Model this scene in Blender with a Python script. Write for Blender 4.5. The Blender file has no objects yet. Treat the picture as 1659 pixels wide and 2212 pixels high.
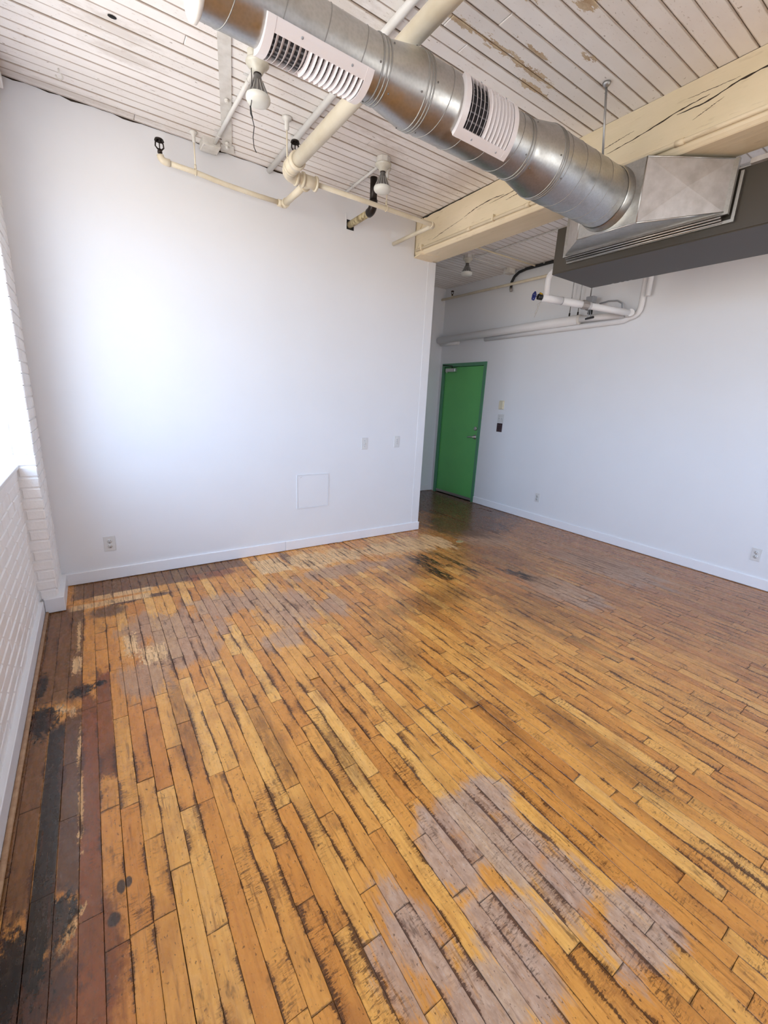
import bpy, math, random
from mathutils import Vector, Matrix
from math import sin, cos, pi, radians, atan2, sqrt
random.seed(11)
SC = bpy.context.scene
COL = SC.collection

# ------------------------------------------------------------------ camera, world, exposure
F_PX, YAW, PITCH, ROLL = 914.68, .6045, -.2586, .0482
CAM = Vector((.2782, -3.7631, 1.4784))
fw = Vector((sin(YAW)*cos(PITCH), cos(YAW)*cos(PITCH), sin(PITCH)))
rt0 = Vector((cos(YAW), -sin(YAW), 0)); up0 = rt0.cross(fw)
rt = rt0*cos(ROLL) + up0*sin(ROLL); up = -rt0*sin(ROLL) + up0*cos(ROLL)
cd = bpy.data.cameras.new('camera'); cam = bpy.data.objects.new('camera', cd); COL.objects.link(cam)
cd.sensor_fit = 'HORIZONTAL'; cd.sensor_width = 36.0; cd.lens = F_PX*36.0/1659.0; cd.clip_start = .02
cam.matrix_world = Matrix(((rt.x, up.x, -fw.x, CAM.x), (rt.y, up.y, -fw.y, CAM.y), (rt.z, up.z, -fw.z, CAM.z), (0, 0, 0, 1)))
SC.camera = cam

SC.view_settings.view_transform = 'Standard'; SC.view_settings.look = 'None'
SC.view_settings.gamma = 1.0; SC.view_settings.use_curve_mapping = False
SC.view_settings.exposure = .34
SC.cycles.use_denoising = True
SC.cycles.max_bounces = 8; SC.cycles.diffuse_bounces = 6; SC.cycles.glossy_bounces = 3
SC.cycles.use_adaptive_sampling = True; SC.cycles.adaptive_threshold = .03
SC.cycles.transparent_max_bounces = 12
SC.cycles.caustics_reflective = False; SC.cycles.caustics_refractive = False
SC.cycles.sample_clamp_indirect = 8.0

SKY_STRENGTH = 6.0
w = bpy.data.worlds.new('world'); SC.world = w; w.use_nodes = True
nt = w.node_tree; nt.nodes.clear()
o_ = nt.nodes.new('ShaderNodeOutputWorld'); bg = nt.nodes.new('ShaderNodeBackground')
tc = nt.nodes.new('ShaderNodeTexCoord'); sx = nt.nodes.new('ShaderNodeSeparateXYZ')
rp = nt.nodes.new('ShaderNodeValToRGB'); mp = nt.nodes.new('ShaderNodeMapRange')
mp.inputs[1].default_value = -1; mp.inputs[2].default_value = 1
e = rp.color_ramp.elements
e[0].position = 0; e[0].color = (.80, .76, .70, 1)          # street and roofs below the horizon
e[1].position = 1; e[1].color = (.60, .88, 1.36, 1)
for p, c in ((.47, (.92, .88, .82, 1)), (.51, (.90, 1.12, 1.46, 1)), (.62, (.80, 1.07, 1.50, 1))):
    k = e.new(p); k.color = c
nt.links.new(tc.outputs['Generated'], sx.inputs[0]); nt.links.new(sx.outputs['Z'], mp.inputs[0])
nt.links.new(mp.outputs[0], rp.inputs[0]); nt.links.new(rp.outputs[0], bg.inputs[0])
bg.inputs[1].default_value = SKY_STRENGTH
nt.links.new(bg.outputs[0], o_.inputs[0])

# room constants
H = 3.183; XW = 3.369; XD = 5.068; YB = 1.763; YR = -5.4
XK = -.13; SILL = .995; HEAD = 2.78; GLX = -.48
BX0, BX1, BZ = 3.103, 3.393, 2.861
PF, PX = -.425, -.03                      # pier: face towards the camera, side face
WINS = [(-2.95, PF), (-5.1, -3.65)]
ADDEDWINS = [(3.20, 4.60)]    # unseen window added to brighten the alcove and far ceiling

def portal(y0, y1):
    ld = bpy.data.lights.new('window_portal', 'AREA'); ld.shape = 'RECTANGLE'
    ld.size = y1-y0; ld.size_y = HEAD-SILL; ld.cycles.is_portal = True
    o = bpy.data.objects.new('window_portal', ld); COL.objects.link(o)
    o.location = (GLX-.06, (y0+y1)/2, (HEAD+SILL)/2)
    o.rotation_euler = (radians(90), 0, radians(-90))
for a, b in WINS: portal(a, b)
for a, b in ADDEDWINS:
    ld = bpy.data.lights.new('window_portal', 'AREA'); ld.shape = 'RECTANGLE'; ld.size = b-a; ld.size_y = HEAD-SILL; ld.cycles.is_portal = True
    o = bpy.data.objects.new('window_portal', ld); COL.objects.link(o); o.location = ((a+b)/2, YR-.30, (HEAD+SILL)/2); o.rotation_euler = (radians(-90), 0, radians(180))

# ------------------------------------------------------------------ materials
def hits(rg, cx_, cy_, rx, ry):
    return rg is None or (cx_+rx > rg[0] and cx_-rx < rg[1] and cy_+ry > rg[2] and cy_-ry < rg[3])
class N:
    """small node-graph helper"""
    def __init__(s, name):
        s.m = bpy.data.materials.new(name); s.m.use_nodes = True; s.t = s.m.node_tree
        s.t.nodes.clear(); s.out = s.n('ShaderNodeOutputMaterial'); s.b = s.n('ShaderNodeBsdfPrincipled')
        s.l(s.b.outputs[0], s.out.inputs[0]); s._pos = None; s.region = None
    def n(s, t, **k):
        x = s.t.nodes.new(t)
        for a, b in k.items(): setattr(x, a, b)
        return x
    def l(s, a, b): s.t.links.new(a, b)
    def put(s, sock, v):
        if isinstance(v, bpy.types.NodeSocket): s.l(v, sock)
        elif v is not None: sock.default_value = v
    def set(s, **k):
        for a, v in k.items():
            a = {'col': 'Base Color', 'rough': 'Roughness', 'metal': 'Metallic', 'spec': 'Specular IOR Level', 'alpha': 'Alpha', 'coat': 'Coat Weight', 'coatr': 'Coat Roughness'}[a]
            if a == 'Base Color' and isinstance(v, tuple) and len(v) == 3: v = v + (1,)
            s.put(s.b.inputs[a], v)
    def pos(s):
        if s._pos is None: s._pos = s.n('ShaderNodeNewGeometry').outputs['Position']
        return s._pos
    def vm(s, op, a, b):
        x = s.n('ShaderNodeVectorMath', operation=op); s.put(x.inputs[0], a); s.put(x.inputs[1], b)
        return x.outputs['Value' if op in ('LENGTH', 'DOT_PRODUCT') else 'Vector']
    def ma(s, op, a, b=None, c=None, clamp=False):
        x = s.n('ShaderNodeMath', operation=op, use_clamp=clamp); s.put(x.inputs[0], a)
        if b is not None: s.put(x.inputs[1], b)
        if c is not None: s.put(x.inputs[2], c)
        return x.outputs[0]
    def noise(s, scale, detail=3, vec=None, sc=(1, 1, 1), rough=.55, dist=0, off=(0, 0, 0)):
        v = s.vm('MULTIPLY', vec if vec is not None else s.pos(), tuple(sc))
        if off != (0, 0, 0): v = s.vm('ADD', v, tuple(off))
        x = s.n('ShaderNodeTexNoise'); s.l(v, x.inputs['Vector']); x.inputs['Scale'].default_value = scale
        x.inputs['Detail'].default_value = min(detail, 4); x.inputs['Roughness'].default_value = rough; x.inputs['Distortion'].default_value = dist
        return x.outputs[0]
    def mr(s, v, a, b, c=0., d=1., smooth=False):
        x = s.n('ShaderNodeMapRange', clamp=True)
        if smooth: x.interpolation_type = 'SMOOTHSTEP'
        s.put(x.inputs[0], v)
        for i, q in enumerate((a, b, c, d)): s.put(x.inputs[i+1], q)
        return x.outputs[0]
    def mix(s, f, a, b, blend='MIX'):
        x = s.n('ShaderNodeMix', data_type='RGBA', blend_type=blend); s.put(x.inputs[0], f)
        for i, q in ((6, a), (7, b)):
            if isinstance(q, tuple) and len(q) == 3: q = q + (1,)
            s.put(x.inputs[i], q)
        return x.outputs[2]
    def bump(s, h, strength=.3, dist=.002):
        x = s.n('ShaderNodeBump'); s.put(x.inputs['Height'], h); x.inputs['Strength'].default_value = strength; x.inputs['Distance'].default_value = dist
        s.l(x.outputs[0], s.b.inputs['Normal'])
    def blob(s, p, c, r, n, amp, soft=.25, ang=0.):
        v = s.vm('SUBTRACT', p, (c[0], c[1], 0))
        if ang:
            q = s.n('ShaderNodeVectorRotate', rotation_type='Z_AXIS'); s.l(v, q.inputs[0]); q.inputs['Angle'].default_value = -ang; v = q.outputs[0]
        d = s.vm('LENGTH', s.vm('MULTIPLY', v, (1/r[0], 1/r[1], 0)), None)
        d = s.ma('MULTIPLY_ADD', n, amp, d)
        return s.mr(d, 1+soft+amp*.5, 1-soft+amp*.5, 0., 1., True)
    def blobs(s, p, n, amp, lst, soft=.25):
        r = 0.
        for q in lst:
            e_ = 1.3+.7*amp; R_ = max(q[2], q[3])*e_ if len(q) > 4 and q[4] else 0
            if not hits(s.region, q[0], q[1], max(R_, q[2]*e_)+.01, max(R_, q[3]*e_)+.01): continue
            b = s.blob(p, q[0:2], q[2:4], n, amp, q[5] if len(q) > 5 else soft, q[4] if len(q) > 4 else 0.)
            r = b if isinstance(r, float) else s.ma('MAXIMUM', r, b)
        return r
def sr(r, g, b): return tuple(((c/255)/12.92 if c/255 <= .04045 else ((c/255+.055)/1.055)**2.4) for c in (r, g, b))

M = {}
def simple(name, col, rough=.5, metal=0., bump=None, vary=None, spec=None):
    n = N(name); c = col
    if vary:
        c = n.mix(n.mr(n.noise(vary[0], 4), .35, .7), col, vary[1])
    n.set(col=c, rough=rough, metal=metal)
    if spec is not None: n.set(spec=spec)
    if bump: n.bump(n.noise(bump[0], 3), bump[1], bump[2])
    M[name] = n.m; return n.m
simple('wall_paint', (.77, .775, .79), .6, bump=(60, .12, .0008), vary=(2.5, (.755, .76, .775)))
simple('baseboard_paint', (.82, .82, .84), .38, bump=(90, .1, .0006))
simple('trim_white', (.80, .80, .80), .4)
simple('brick_paint', (.90, .89, .88), .42, bump=(70, .6, .003), vary=(9, (.86, .84, .82)))
simple('mortar_paint', (.88, .87, .86), .6, bump=(50, .8, .004))
simple('cream_paint', sr(222, 212, 190), .38, bump=(60, .15, .001), vary=(7, sr(208, 195, 168)))
simple('pipe_white', (.72, .71, .69), .42, vary=(8, (.64, .62, .58)))
simple('insulation_white', (.76, .75, .75), .55, bump=(25, .25, .003))
simple('iron_dark', (.03, .022, .018), .35, .6)
simple('black_rubber', (.012, .012, .013), .45)
simple('black_gap', (.01, .009, .008), .9)
simple('porcelain', (.66, .64, .56), .3, vary=(14, (.50, .47, .38)))
simple('box_white', (.70, .68, .64), .45, vary=(18, (.58, .55, .50)))
simple('bulb_grey', (.14, .135, .13), .4, .2)
simple('bulb_fin', (.46, .45, .43), .4)
simple('bulb_glass', (.72, .72, .66), .35)
simple('register_paint', (.72, .67, .66), .32)
simple('cavity_shade', (.035, .032, .035), .6)
simple('vane_grey', (.16, .15, .155), .6)
simple('cap_insulation', (.74, .70, .64), .6)
simple('seam_metal', (.30, .29, .27), .5, .9)
simple('screw_zinc', (.20, .19, .18), .45, .8)
simple('steel', (.55, .55, .54), .32, 1.)
simple('rod_zinc', (.38, .38, .38), .4, .9)
simple('unit_paint', sr(62, 55, 45), .5, bump=(120, .1, .0006))
simple('unit_chip', (.55, .56, .56), .6)
simple('door_green', sr(104, 188, 106), .42, bump=(140, .15, .0005), vary=(3, sr(100, 182, 103)))
simple('frame_green', sr(84, 140, 106), .38)
simple('plastic_white', (.66, .655, .64), .3)
simple('plastic_grey', (.30, .31, .33), .4)
simple('plastic_ivory', sr(214, 206, 180), .35)
simple('plastic_brown', sr(58, 38, 40), .35)
simple('quarter_wood', sr(186, 150, 116), .6, vary=(40, sr(160, 122, 90)))
simple('brass_old', sr(186, 168, 122), .4, .3)
simple('valve_blue', sr(26, 40, 110), .35)
simple('valve_yellow', sr(190, 150, 30), .4)
simple('foil_grey', (.34, .31, .29), .45, .4, bump=(60, .6, .004))
simple('beam_crack', (.035, .022, .012), .9)
simple('exterior', (.35, .2, .15), .9)
simple('subfloor', (.012, .008, .006), .95)
simple('ceiling_deck', (.05, .035, .025), .95)
simple('wall_wire', (.42, .38, .33), .5)

# galvanised steel with spangle and oily dirt
n = N('galvanised'); 
vo = n.n('ShaderNodeTexVoronoi'); n.l(n.pos(), vo.inputs['Vector']); vo.inputs['Scale'].default_value = 90
sp = n.mr(vo.outputs['Distance'], 0, .8)
dirt = n.mr(n.noise(9, 6, sc=(1, 1.6, 1.6)), .5, .72)
c = n.mix(sp, (.42, .41, .385), (.48, .47, .445)); c = n.mix(n.ma('MULTIPLY', dirt, .35), c, (.27, .25, .22))
n.set(col=c, metal=1., rough=n.ma('ADD', n.mr(n.noise(26, 3), .3, .7, .29, .40), n.ma('MULTIPLY', dirt, .10))); n.bump(sp, .03, .0003)
M['galvanised'] = n.m
n = N('galvanised_dull'); c = n.mix(n.mr(n.noise(16, 5), .35, .7), (.56, .53, .51), (.44, .41, .385))
n.set(col=c, metal=.55, rough=.5); M['galvanised_dull'] = n.m
n = N('pipe_rusty'); c = n.mix(n.mr(n.noise(30, 5), .42, .6), sr(188, 174, 136), sr(128, 112, 80)); n.set(col=c, rough=.55); M['pipe_rusty'] = n.m

# painted ceiling boards: white paint, brown grime next to joints, flaked patches
n = N('ceiling_paint')
P = n.pos(); n1 = n.noise(3.2, 5, sc=(1, 1.6, 1)); n2 = n.noise(22, 5, sc=(.35, 1.5, 1))
at = n.n('ShaderNodeAttribute', attribute_name='tint').outputs['Color']; sp_ = n.n('ShaderNodeSeparateColor'); n.l(at, sp_.inputs[0])
c = n.mix(n.mr(n1, .35, .7), (.92, .89, .865), (.84, .80, .77))
c = n.mix(n.ma('MULTIPLY', sp_.outputs[0], .35), c, (.68, .64, .59))
uv = n.n('ShaderNodeUVMap', uv_map='UVMap').outputs[0]; su = n.n('ShaderNodeSeparateXYZ'); n.l(uv, su.inputs[0])
ed = n.ma('MINIMUM', su.outputs[0], n.ma('SUBTRACT', 1., su.outputs[0]))
ed = n.ma('ADD', ed, n.ma('MULTIPLY', n2, -.10))
c = n.mix(n.ma('MULTIPLY', n.mr(ed, .04, -.035), .75), c, (.30, .21, .14))
nfk = n.ma('MULTIPLY_ADD', n.ma('SUBTRACT', n.noise(26, 6, sc=(.55, 1.5, 1), rough=.7), .5), 3., .5)
flk = n.blobs(P, nfk, 1.9, [(2.36, -1.87, .17, .026), (2.10, -1.87, .15, .020), (2.50, -1.80, .10, .018), (2.25, -2.27, .05, .03), (1.9, -1.86, .08, .014), (2.30, -1.97, .10, .010), (2.55, -2.10, .04, .02), (2.0, -2.13, .06, .012)], .10)
c = n.mix(flk, c, n.mix(nfk, sr(206, 188, 160), sr(160, 130, 98)))
drk = n.blobs(P, nfk, 1.0, [(.57, -.80, .16, .07), (.62, -.62, .14, .05), (.06, -.12, .10, .08), (.2, -.07, .3, .04), (.5, -.06, .4, .03), (1.95, -.95, .22, .10), (2.2, -.78, .12, .09), (3.0, -.05, .16, .06), (3.9, .6, .25, .04), (4.2, .95, .2, .05), (2.5, -.5, .2, .1), (1.3, -1.6, .3, .1), (2.9, -.9, .15, .3)], .6)
c = n.mix(n.ma('MULTIPLY', drk, .30), c, (.36, .28, .21))
nick = n.ma('MULTIPLY', n.mr(n.noise(70, 3, sc=(.5, 1.6, 1), rough=.65), .63, .68), n.mr(n1, .42, .6)); c = n.mix(n.ma('MULTIPLY', nick, .55), c, (.34, .25, .18))
spot = n.mr(n.noise(42, 2, sc=(.8, 1.4, 1)), .72, .745)
c = n.mix(n.ma('MULTIPLY', spot, .65), c, (.22, .15, .10))
n.set(col=c, rough=.5); n.bump(n.noise(55, 4, sc=(.3, 1.4, 1)), .25, .002)
M['ceiling_paint'] = n.m

# cream beam
n = N('beam_paint'); c = n.mix(n.mr(n.noise(4, 4, sc=(1, .5, 1)), .35, .7), sr(228, 212, 182), sr(216, 201, 168))
st = n.mr(n.noise(30, 5, sc=(1, .25, 1.6)), .62, .70); c = n.mix(n.ma('MULTIPLY', st, .25), c, sr(150, 125, 85))
n.set(col=c, rough=.48); n.bump(n.noise(22, 5, sc=(1, .12, 1.6)), .45, .004); M['beam_paint'] = n.m

# old varnished maple strip floor
def floor_material(region):
    n = N('floor_wood'); P = n.pos(); n.region = region
    tint = n.n('ShaderNodeAttribute', attribute_name='tint').outputs['Color']; ts = n.n('ShaderNodeSeparateColor'); n.l(tint, ts.inputs[0])
    r1, r2, r3 = ts.outputs
    uv = n.n('ShaderNodeUVMap', uv_map='UVMap').outputs[0]; su = n.n('ShaderNodeSeparateXYZ'); n.l(uv, su.inputs[0]); U, V = su.outputs[0], su.outputs[1]
    uv2 = n.n('ShaderNodeUVMap', uv_map='UVEnd').outputs[0]; s2 = n.n('ShaderNodeSeparateXYZ'); n.l(uv2, s2.inputs[0]); V2 = s2.outputs[1]
    off = n.n('ShaderNodeCombineXYZ'); n.l(n.ma('MULTIPLY', r2, 7.), off.inputs[0]); n.l(n.ma('MULTIPLY', r3, 9.), off.inputs[1])
    PB = n.vm('ADD', P, off.outputs[0])
    grain = n.noise(30, 5, vec=PB, sc=(3.4, .22, 1), rough=.62, dist=.6)
    fig = n.noise(9, 4, vec=PB, sc=(2.2, 1.1, 1), dist=1.2)
    big = n.noise(1.6, 3)
    ramp = n.n('ShaderNodeValToRGB'); el = ramp.color_ramp.elements
    el[0].position = 0; el[0].color = sr(172, 106, 54) + (1,); el[1].position = 1; el[1].color = sr(240, 192, 120) + (1,)
    for p, cc in ((.25, sr(206, 134, 60)), (.5, sr(222, 153, 72)), (.78, sr(232, 170, 86))):
        k = el.new(p); k.color = cc + (1,)
    n.l(n.ma('ADD', n.ma('MULTIPLY_ADD', r1, .56, .10), n.ma('MULTIPLY', fig, .32)), ramp.inputs[0])
    c = ramp.outputs[0]
    c = n.mix(n.ma('MULTIPLY', n.mr(grain, .46, .72), .40), c, sr(150, 84, 34))
    c = n.mix(n.ma('MULTIPLY', n.mr(fig, .55, .78), .38), c, sr(184, 108, 54))
    c = n.mix(n.ma('MULTIPLY', n.mr(n.noise(5, 5, vec=PB, sc=(1.2, .9, 1), off=(2, 8, 0)), .52, .70), .45), c, sr(160, 100, 52))
    # amber near the middle; brown doorwards, partly wood tone, partly wall reflection painted in
    sxp = n.n('ShaderNodeSeparateXYZ'); n.l(P, sxp.inputs[0]); PX_, PY_ = sxp.outputs[0], sxp.outputs[1]
    far = n.ma('MULTIPLY', n.mr(n.ma('ADD', PX_, n.ma('MULTIPLY', big, 1.4)), 2.9, 5.0, 0., 1., True), .66)
    c = n.mix(far, c, n.mix(n.mr(grain, .35, .65), sr(160, 106, 74), sr(112, 70, 52)))
    def contrast(v, k): return n.ma('MULTIPLY_ADD', n.ma('SUBTRACT', v, .5), k, .5)
    nb = contrast(n.noise(5, 6, sc=(1.8, .7, 1), rough=.62), 2.4)
    nf = n.noise(24, 6, sc=(1.8, .8, 1), rough=.72)
    nfc = contrast(nf, 2.2)
    nt_ = contrast(n.noise(34, 5, sc=(2.4, .30, 1), rough=.7), 2.6)      # torn along the grain
    nhi = contrast(n.noise(55, 5, sc=(1.4, .7, 1), rough=.7), 3.2)
    nn = n.ma('ADD', n.ma('MULTIPLY', nb, .50), n.ma('MULTIPLY', nfc, .45))
    nn2 = n.ma('ADD', n.ma('ADD', n.ma('MULTIPLY', nb, .40), n.ma('MULTIPLY', nt_, .40)), n.ma('MULTIPLY', r2, .35))
    def rect(x0, x1, y0, y1, ax=.25, ay=.5, soft=.08, ns=None):
        ns = nn if ns is None else ns
        if not hits(region, (x0+x1)/2, (y0+y1)/2, (x1-x0)*.75+.03, (y1-y0)*.75+.03): return 0.
        dx = n.ma('DIVIDE', n.ma('ABSOLUTE', n.ma('SUBTRACT', PX_, (x0+x1)/2)), (x1-x0)/2)
        dy = n.ma('DIVIDE', n.ma('ABSOLUTE', n.ma('SUBTRACT', PY_, (y0+y1)/2)), (y1-y0)/2)
        nz_ = n.ma('SUBTRACT', ns, .5)
        return n.mr(n.ma('MAXIMUM', n.ma('MULTIPLY_ADD', nz_, ax, dx), n.ma('MULTIPLY_ADD', nz_, ay, dy)), 1+soft, 1-soft, 0., 1., True)
    def lay_(m, k, col):
        nonlocal c
        if isinstance(m, float): return
        c = n.mix(n.ma('MULTIPLY', m, k), c, col)
    def mulm(a, b): return 0. if isinstance(a, float) or isinstance(b, float) else n.ma('MULTIPLY', a, b)
    def mxm(*a):
        r = 0.
        for b in a:
            if isinstance(b, float): continue
            r = b if isinstance(r, float) else n.ma('MAXIMUM', r, b)
        return r
    # worn grey bare wood
    gry = n.blobs(P, nn2, 1.5, [(1.40, -2.93, .12, .09), (1.22, -2.93, .16, .10), (1.15, -3.04, .18, .10), (1.34, -3.12, .12, .14), (1.38, -3.28, .10, .12), (.88, -3.14, .12, .16), (1.12, -3.26, .13, .10), (.98, -3.36, .18, .12), (1.45, -3.48, .12, .10),
          (.60, -1.10, .26, .30), (1.0, -.85, .34, .20), (1.30, -1.10, .24, .26), (.62, -1.35, .22, .14), (1.62, -1.25, .14, .18), (1.15, -1.48, .14, .12), (.42, -.95, .16, .22), (2.0, -.68, .45, .12), (2.5, -.75, .2, .12), (.35, -1.5, .12, .18), (3.9, -.6, .3, .3), (3.4, -1.9, .25, .4), (4.3, -1.8, .3, .6)], .22)
    gcol = n.mix(n.mr(nf, .35, .7), sr(190, 166, 148), sr(142, 118, 104))
    upper = n.mr(PY_, -2.2, -1.7)
    gcol = n.mix(n.ma('MULTIPLY', upper, .45), gcol, sr(170, 128, 92))
    gry = mulm(gry, n.mr(nt_, -.25, .45, .35, 1.)); lay_(gry, .76, gcol)
    lay_(mulm(gry, n.mr(nhi, .75, 1.1)), .35, sr(196, 180, 166))
    # red-brown varnish along the window side and at the far corner
    red = mxm(rect(.0965, .155, -2.66, -1.48, .3, .6), rect(.157, .213, -2.1, -1.35, .3, .9), n.blobs(P, nn, 1.1, [(.03, -2.95, .13, .28), (.14, -2.70, .06, .20), (.95, -.26, .26, .07), (.20, -3.2, .2, .22)], .35))
    lay_(red, .80, n.mix(n.mr(nb, .2, .8), sr(122, 52, 26), sr(88, 40, 28)))
    # brown glossy strips (old varnish) beside the walls and through the passage
    brn = mxm(rect(-.10, .096, -1.50, -.42, .12, .2), rect(.03, .80, -.30, 0, .2, .2), rect(.7, 1.28, -.20, 0, .2, .4), rect(-.095, -.024, -2.5, -1.5, .1, .4), n.blobs(P, nn2, .9, [(.24, -.58, .13, .10), (4.6, .9, .8, 1.2), (4.1, -.1, .6, .5), (1.66, -.20, .05, .16)], .22))
    lay_(brn, .80, n.mix(n.mr(grain, .35, .65), sr(100, 67, 48), sr(66, 43, 33)))
    drk = mxm(rect(.038, .096, -2.50, -1.60, .15, .5), n.blobs(P, n.ma('MULTIPLY_ADD', nhi, .4, n.ma('MULTIPLY', nn, .6)), 1.3, [(.0, -2.72, .09, .10), (.35, -.48, .1, .03), (.55, -.46, .1, .03)], .35))
    lay_(drk, .84, sr(58, 36, 33))
    olv = n.blobs(P, nn2, 1.5, [(2.3, -1.55, .5, .16), (1.7, -1.9, .10, .35), (2.9, -2.0, .3, .5), (3.5, -1.2, .4, .5), (.8, -2.2, .05, .30), (1.02, -2.5, .05, .22), (2.05, -3.0, .10, .4), (1.75, -2.6, .05, .3), (.48, -1.95, .05, .25), (2.5, -1.0, .4, .15)], .4)
    lay_(mulm(olv, n.mr(nt_, .0, .6)), .55, sr(98, 62, 34))
    # bare yellowish patches with torn edges
    bare = mxm(rect(1.34, 1.60, -.47, -.13, .22, .35, .05, nn2), mulm(n.blobs(P, nn2, 1.4, [(1.85, -.34, .22, .20), (2.2, -.34, .25, .18), (2.6, -.38, .30, .20), (3.0, -.42, .26, .24), (3.28, -.45, .12, .25)], .16), n.mr(nt_, .10, .34)),
        rect(.14, .52, -.36, -.285, .3, .35, .08), rect(.03, .50, -.475, -.395, .2, .25, .08), rect(.052, .092, -1.27, -1.10, .8, .8, .06, nhi), rect(.068, .082, -1.02, -.66, 2.2, .8, .1, nhi), rect(.30, .365, -1.22, -.98, .9, 1., .06, nhi), rect(.37, .50, -1.36, -1.18, .8, 1., .06, nhi), n.blobs(P, nhi, 1.6, [(.015, -1.55, .018, .045, .6), (.06, -1.59, .012, .035), (.08, -2.60, .014, .05, -.5), (.098, -2.18, .008, .16), (.090, -1.88, .007, .12)], .12))
    lay_(bare, .90, n.mix(n.mr(grain, .35, .65), sr(244, 204, 150), sr(216, 170, 116)))
    lay_(mulm(bare, n.mr(nt_, .62, .78)), .75, sr(116, 88, 64))
    # black stains
    strk = mulm(n.blobs(P, nn2, 1.3, [(2.88, -.85, .22, .22), (3.10, -1.10, .14, .26), (2.72, -1.15, .10, .16), (3.35, -1.4, .10, .22)], .3), n.ma('MULTIPLY', n.mr(r3, .30, .50), n.mr(nt_, .25, .5)))
    blk = mxm(rect(-.021, .036, -2.64, -1.66, .10, .25), n.blobs(P, n.ma('MULTIPLY_ADD', nhi, .45, n.ma('MULTIPLY', nn, .55)), 1.7, [(-.05, -1.61, .06, .12), (-.03, -2.64, .07, .12), (.04, -2.55, .05, .07), (.10, -1.44, .05, .045), (.17, -1.42, .025, .025), (-.07, -1.30, .02, .10)], .28), strk)
    lay_(blk, .97, n.mix(n.mr(nf, .45, .75), sr(8, 7, 7), sr(34, 28, 27)))
    sp2 = n.blobs(P, nf, .5, [(.18, -2.64, .016, .020), (.203, -2.553, .012, .022), (.222, -2.55, .010, .018), (1.93, -.42, .010, .008), (2.9, -2.75, .018, .012)], .2)
    lay_(sp2, .9, sr(44, 40, 38))
    # dirty edges along joints, feathered across the grain
    edge = n.ma('MULTIPLY', n.ma('MINIMUM', U, n.ma('SUBTRACT', 1., U)), .0595)
    endd = n.ma('MINIMUM', V, V2)
    ge = n.mr(n.noise(3.4, 5, vec=PB, sc=(2.4, 1., 1), rough=.6), .52, .68, 0., .0150)
    jagn = n.noise(120, 4, sc=(.30, 1.5, 1), rough=.7)
    ge = n.ma('ADD', n.ma('MULTIPLY', ge, n.mr(jagn, .34, .66, .05, 1.7)), n.ma('MULTIPLY', jagn, .0010))
    em = n.mr(n.ma('SUBTRACT', edge, ge), .0003, -.0012)
    ee = n.mr(n.ma('SUBTRACT', endd, n.ma('MULTIPLY', n.mr(n.noise(9, 3, vec=PB), .45, .70, .0003, .009), n.mr(jagn, .35, .65, .3, 1.4))), .001, -.002)
    lay_(n.ma('MAXIMUM', em, n.ma('MULTIPLY', ee, .75)), .84, sr(42, 26, 17))
    halo = n.mr(n.ma('SUBTRACT', edge, n.ma('MULTIPLY', ge, 2.6)), .002, -.004); lay_(halo, .30, sr(110, 58, 24))
    # grime inside some boards: cross-grain tears, flecks, blots
    tear = n.ma('MULTIPLY', n.mr(n.noise(120, 3, sc=(.26, 1.4, 1), dist=.6, rough=.7), .53, .60), n.mr(n.noise(3.1, 5, vec=PB, sc=(2.2, .9, 1), off=(4, 2, 0)), .52, .62))
    fleck = n.mr(n.noise(130, 3, sc=(1., .5, 1), off=(3, 1, 0), rough=.6), .635, .67)
    blot = n.mr(n.noise(9, 6, vec=PB, sc=(2.2, .8, 1), rough=.72), .60, .69)
    streak = n.mr(n.noise(26, 4, vec=PB, sc=(2.6, .18, 1), off=(1, 5, 0)), .60, .68)
    scr = n.mr(n.ma('ABSOLUTE', n.ma('SUBTRACT', n.noise(5, 2, sc=(1., 1.6, 1), dist=.3, off=(9, 3, 0)), .5)), .0022, .0008); scr = n.ma('MULTIPLY', scr, n.mr(n.noise(4, 3, off=(3, 3, 0)), .56, .62))
    lgr = n.mr(n.noise(2.2, 5, vec=PB, sc=(5.5, .55, 1), off=(6, 1, 0), rough=.6), .54, .68); lay_(n.ma('MULTIPLY', lgr, n.mr(PX_, .8, 2.6, .25, .75)), .62, sr(104, 62, 34))
    lay_(tear, .66, sr(66, 38, 20)); lay_(fleck, .72, sr(70, 40, 22)); lay_(blot, .60, sr(70, 44, 30)); lay_(streak, .50, sr(92, 50, 26)); lay_(scr, .5, sr(50, 30, 20))
    pale = n.mr(n.noise(160, 1, off=(7, 0, 0)), .80, .81); c = n.mix(pale, c, sr(210, 206, 196))
    rgh = n.ma('ADD', n.mr(nf, .3, .7, .20, .34), 0. if isinstance(mxm(gry, bare), float) else n.ma('MULTIPLY', mxm(gry, bare), .22))
    n.set(col=c, rough=rgh, spec=.5)
    n.bump(n.ma('ADD', n.ma('MULTIPLY', grain, .5), n.ma('MULTIPLY', nf, .6)), .22, .0022)
    return n.m

# the floor's node tree is made once per stretch of floor, leaving out stains that lie elsewhere
FX, FY = [-1, .30, .60, 1.75, 3.4, 9], [-9, -2.65, -1.75, -.85, 9]
FLOORMAT = {}
def floor_mat_at(x_, y_):
    i = max(k for k in range(len(FX)-1) if FX[k] <= x_); j = max(k for k in range(len(FY)-1) if FY[k] <= y_)
    if (i, j) not in FLOORMAT:
        FLOORMAT[i, j] = floor_material((FX[i]-.04, FX[i+1]+.04, FY[j]-.6, FY[j+1]+.6))
    return FLOORMAT[i, j]

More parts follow.
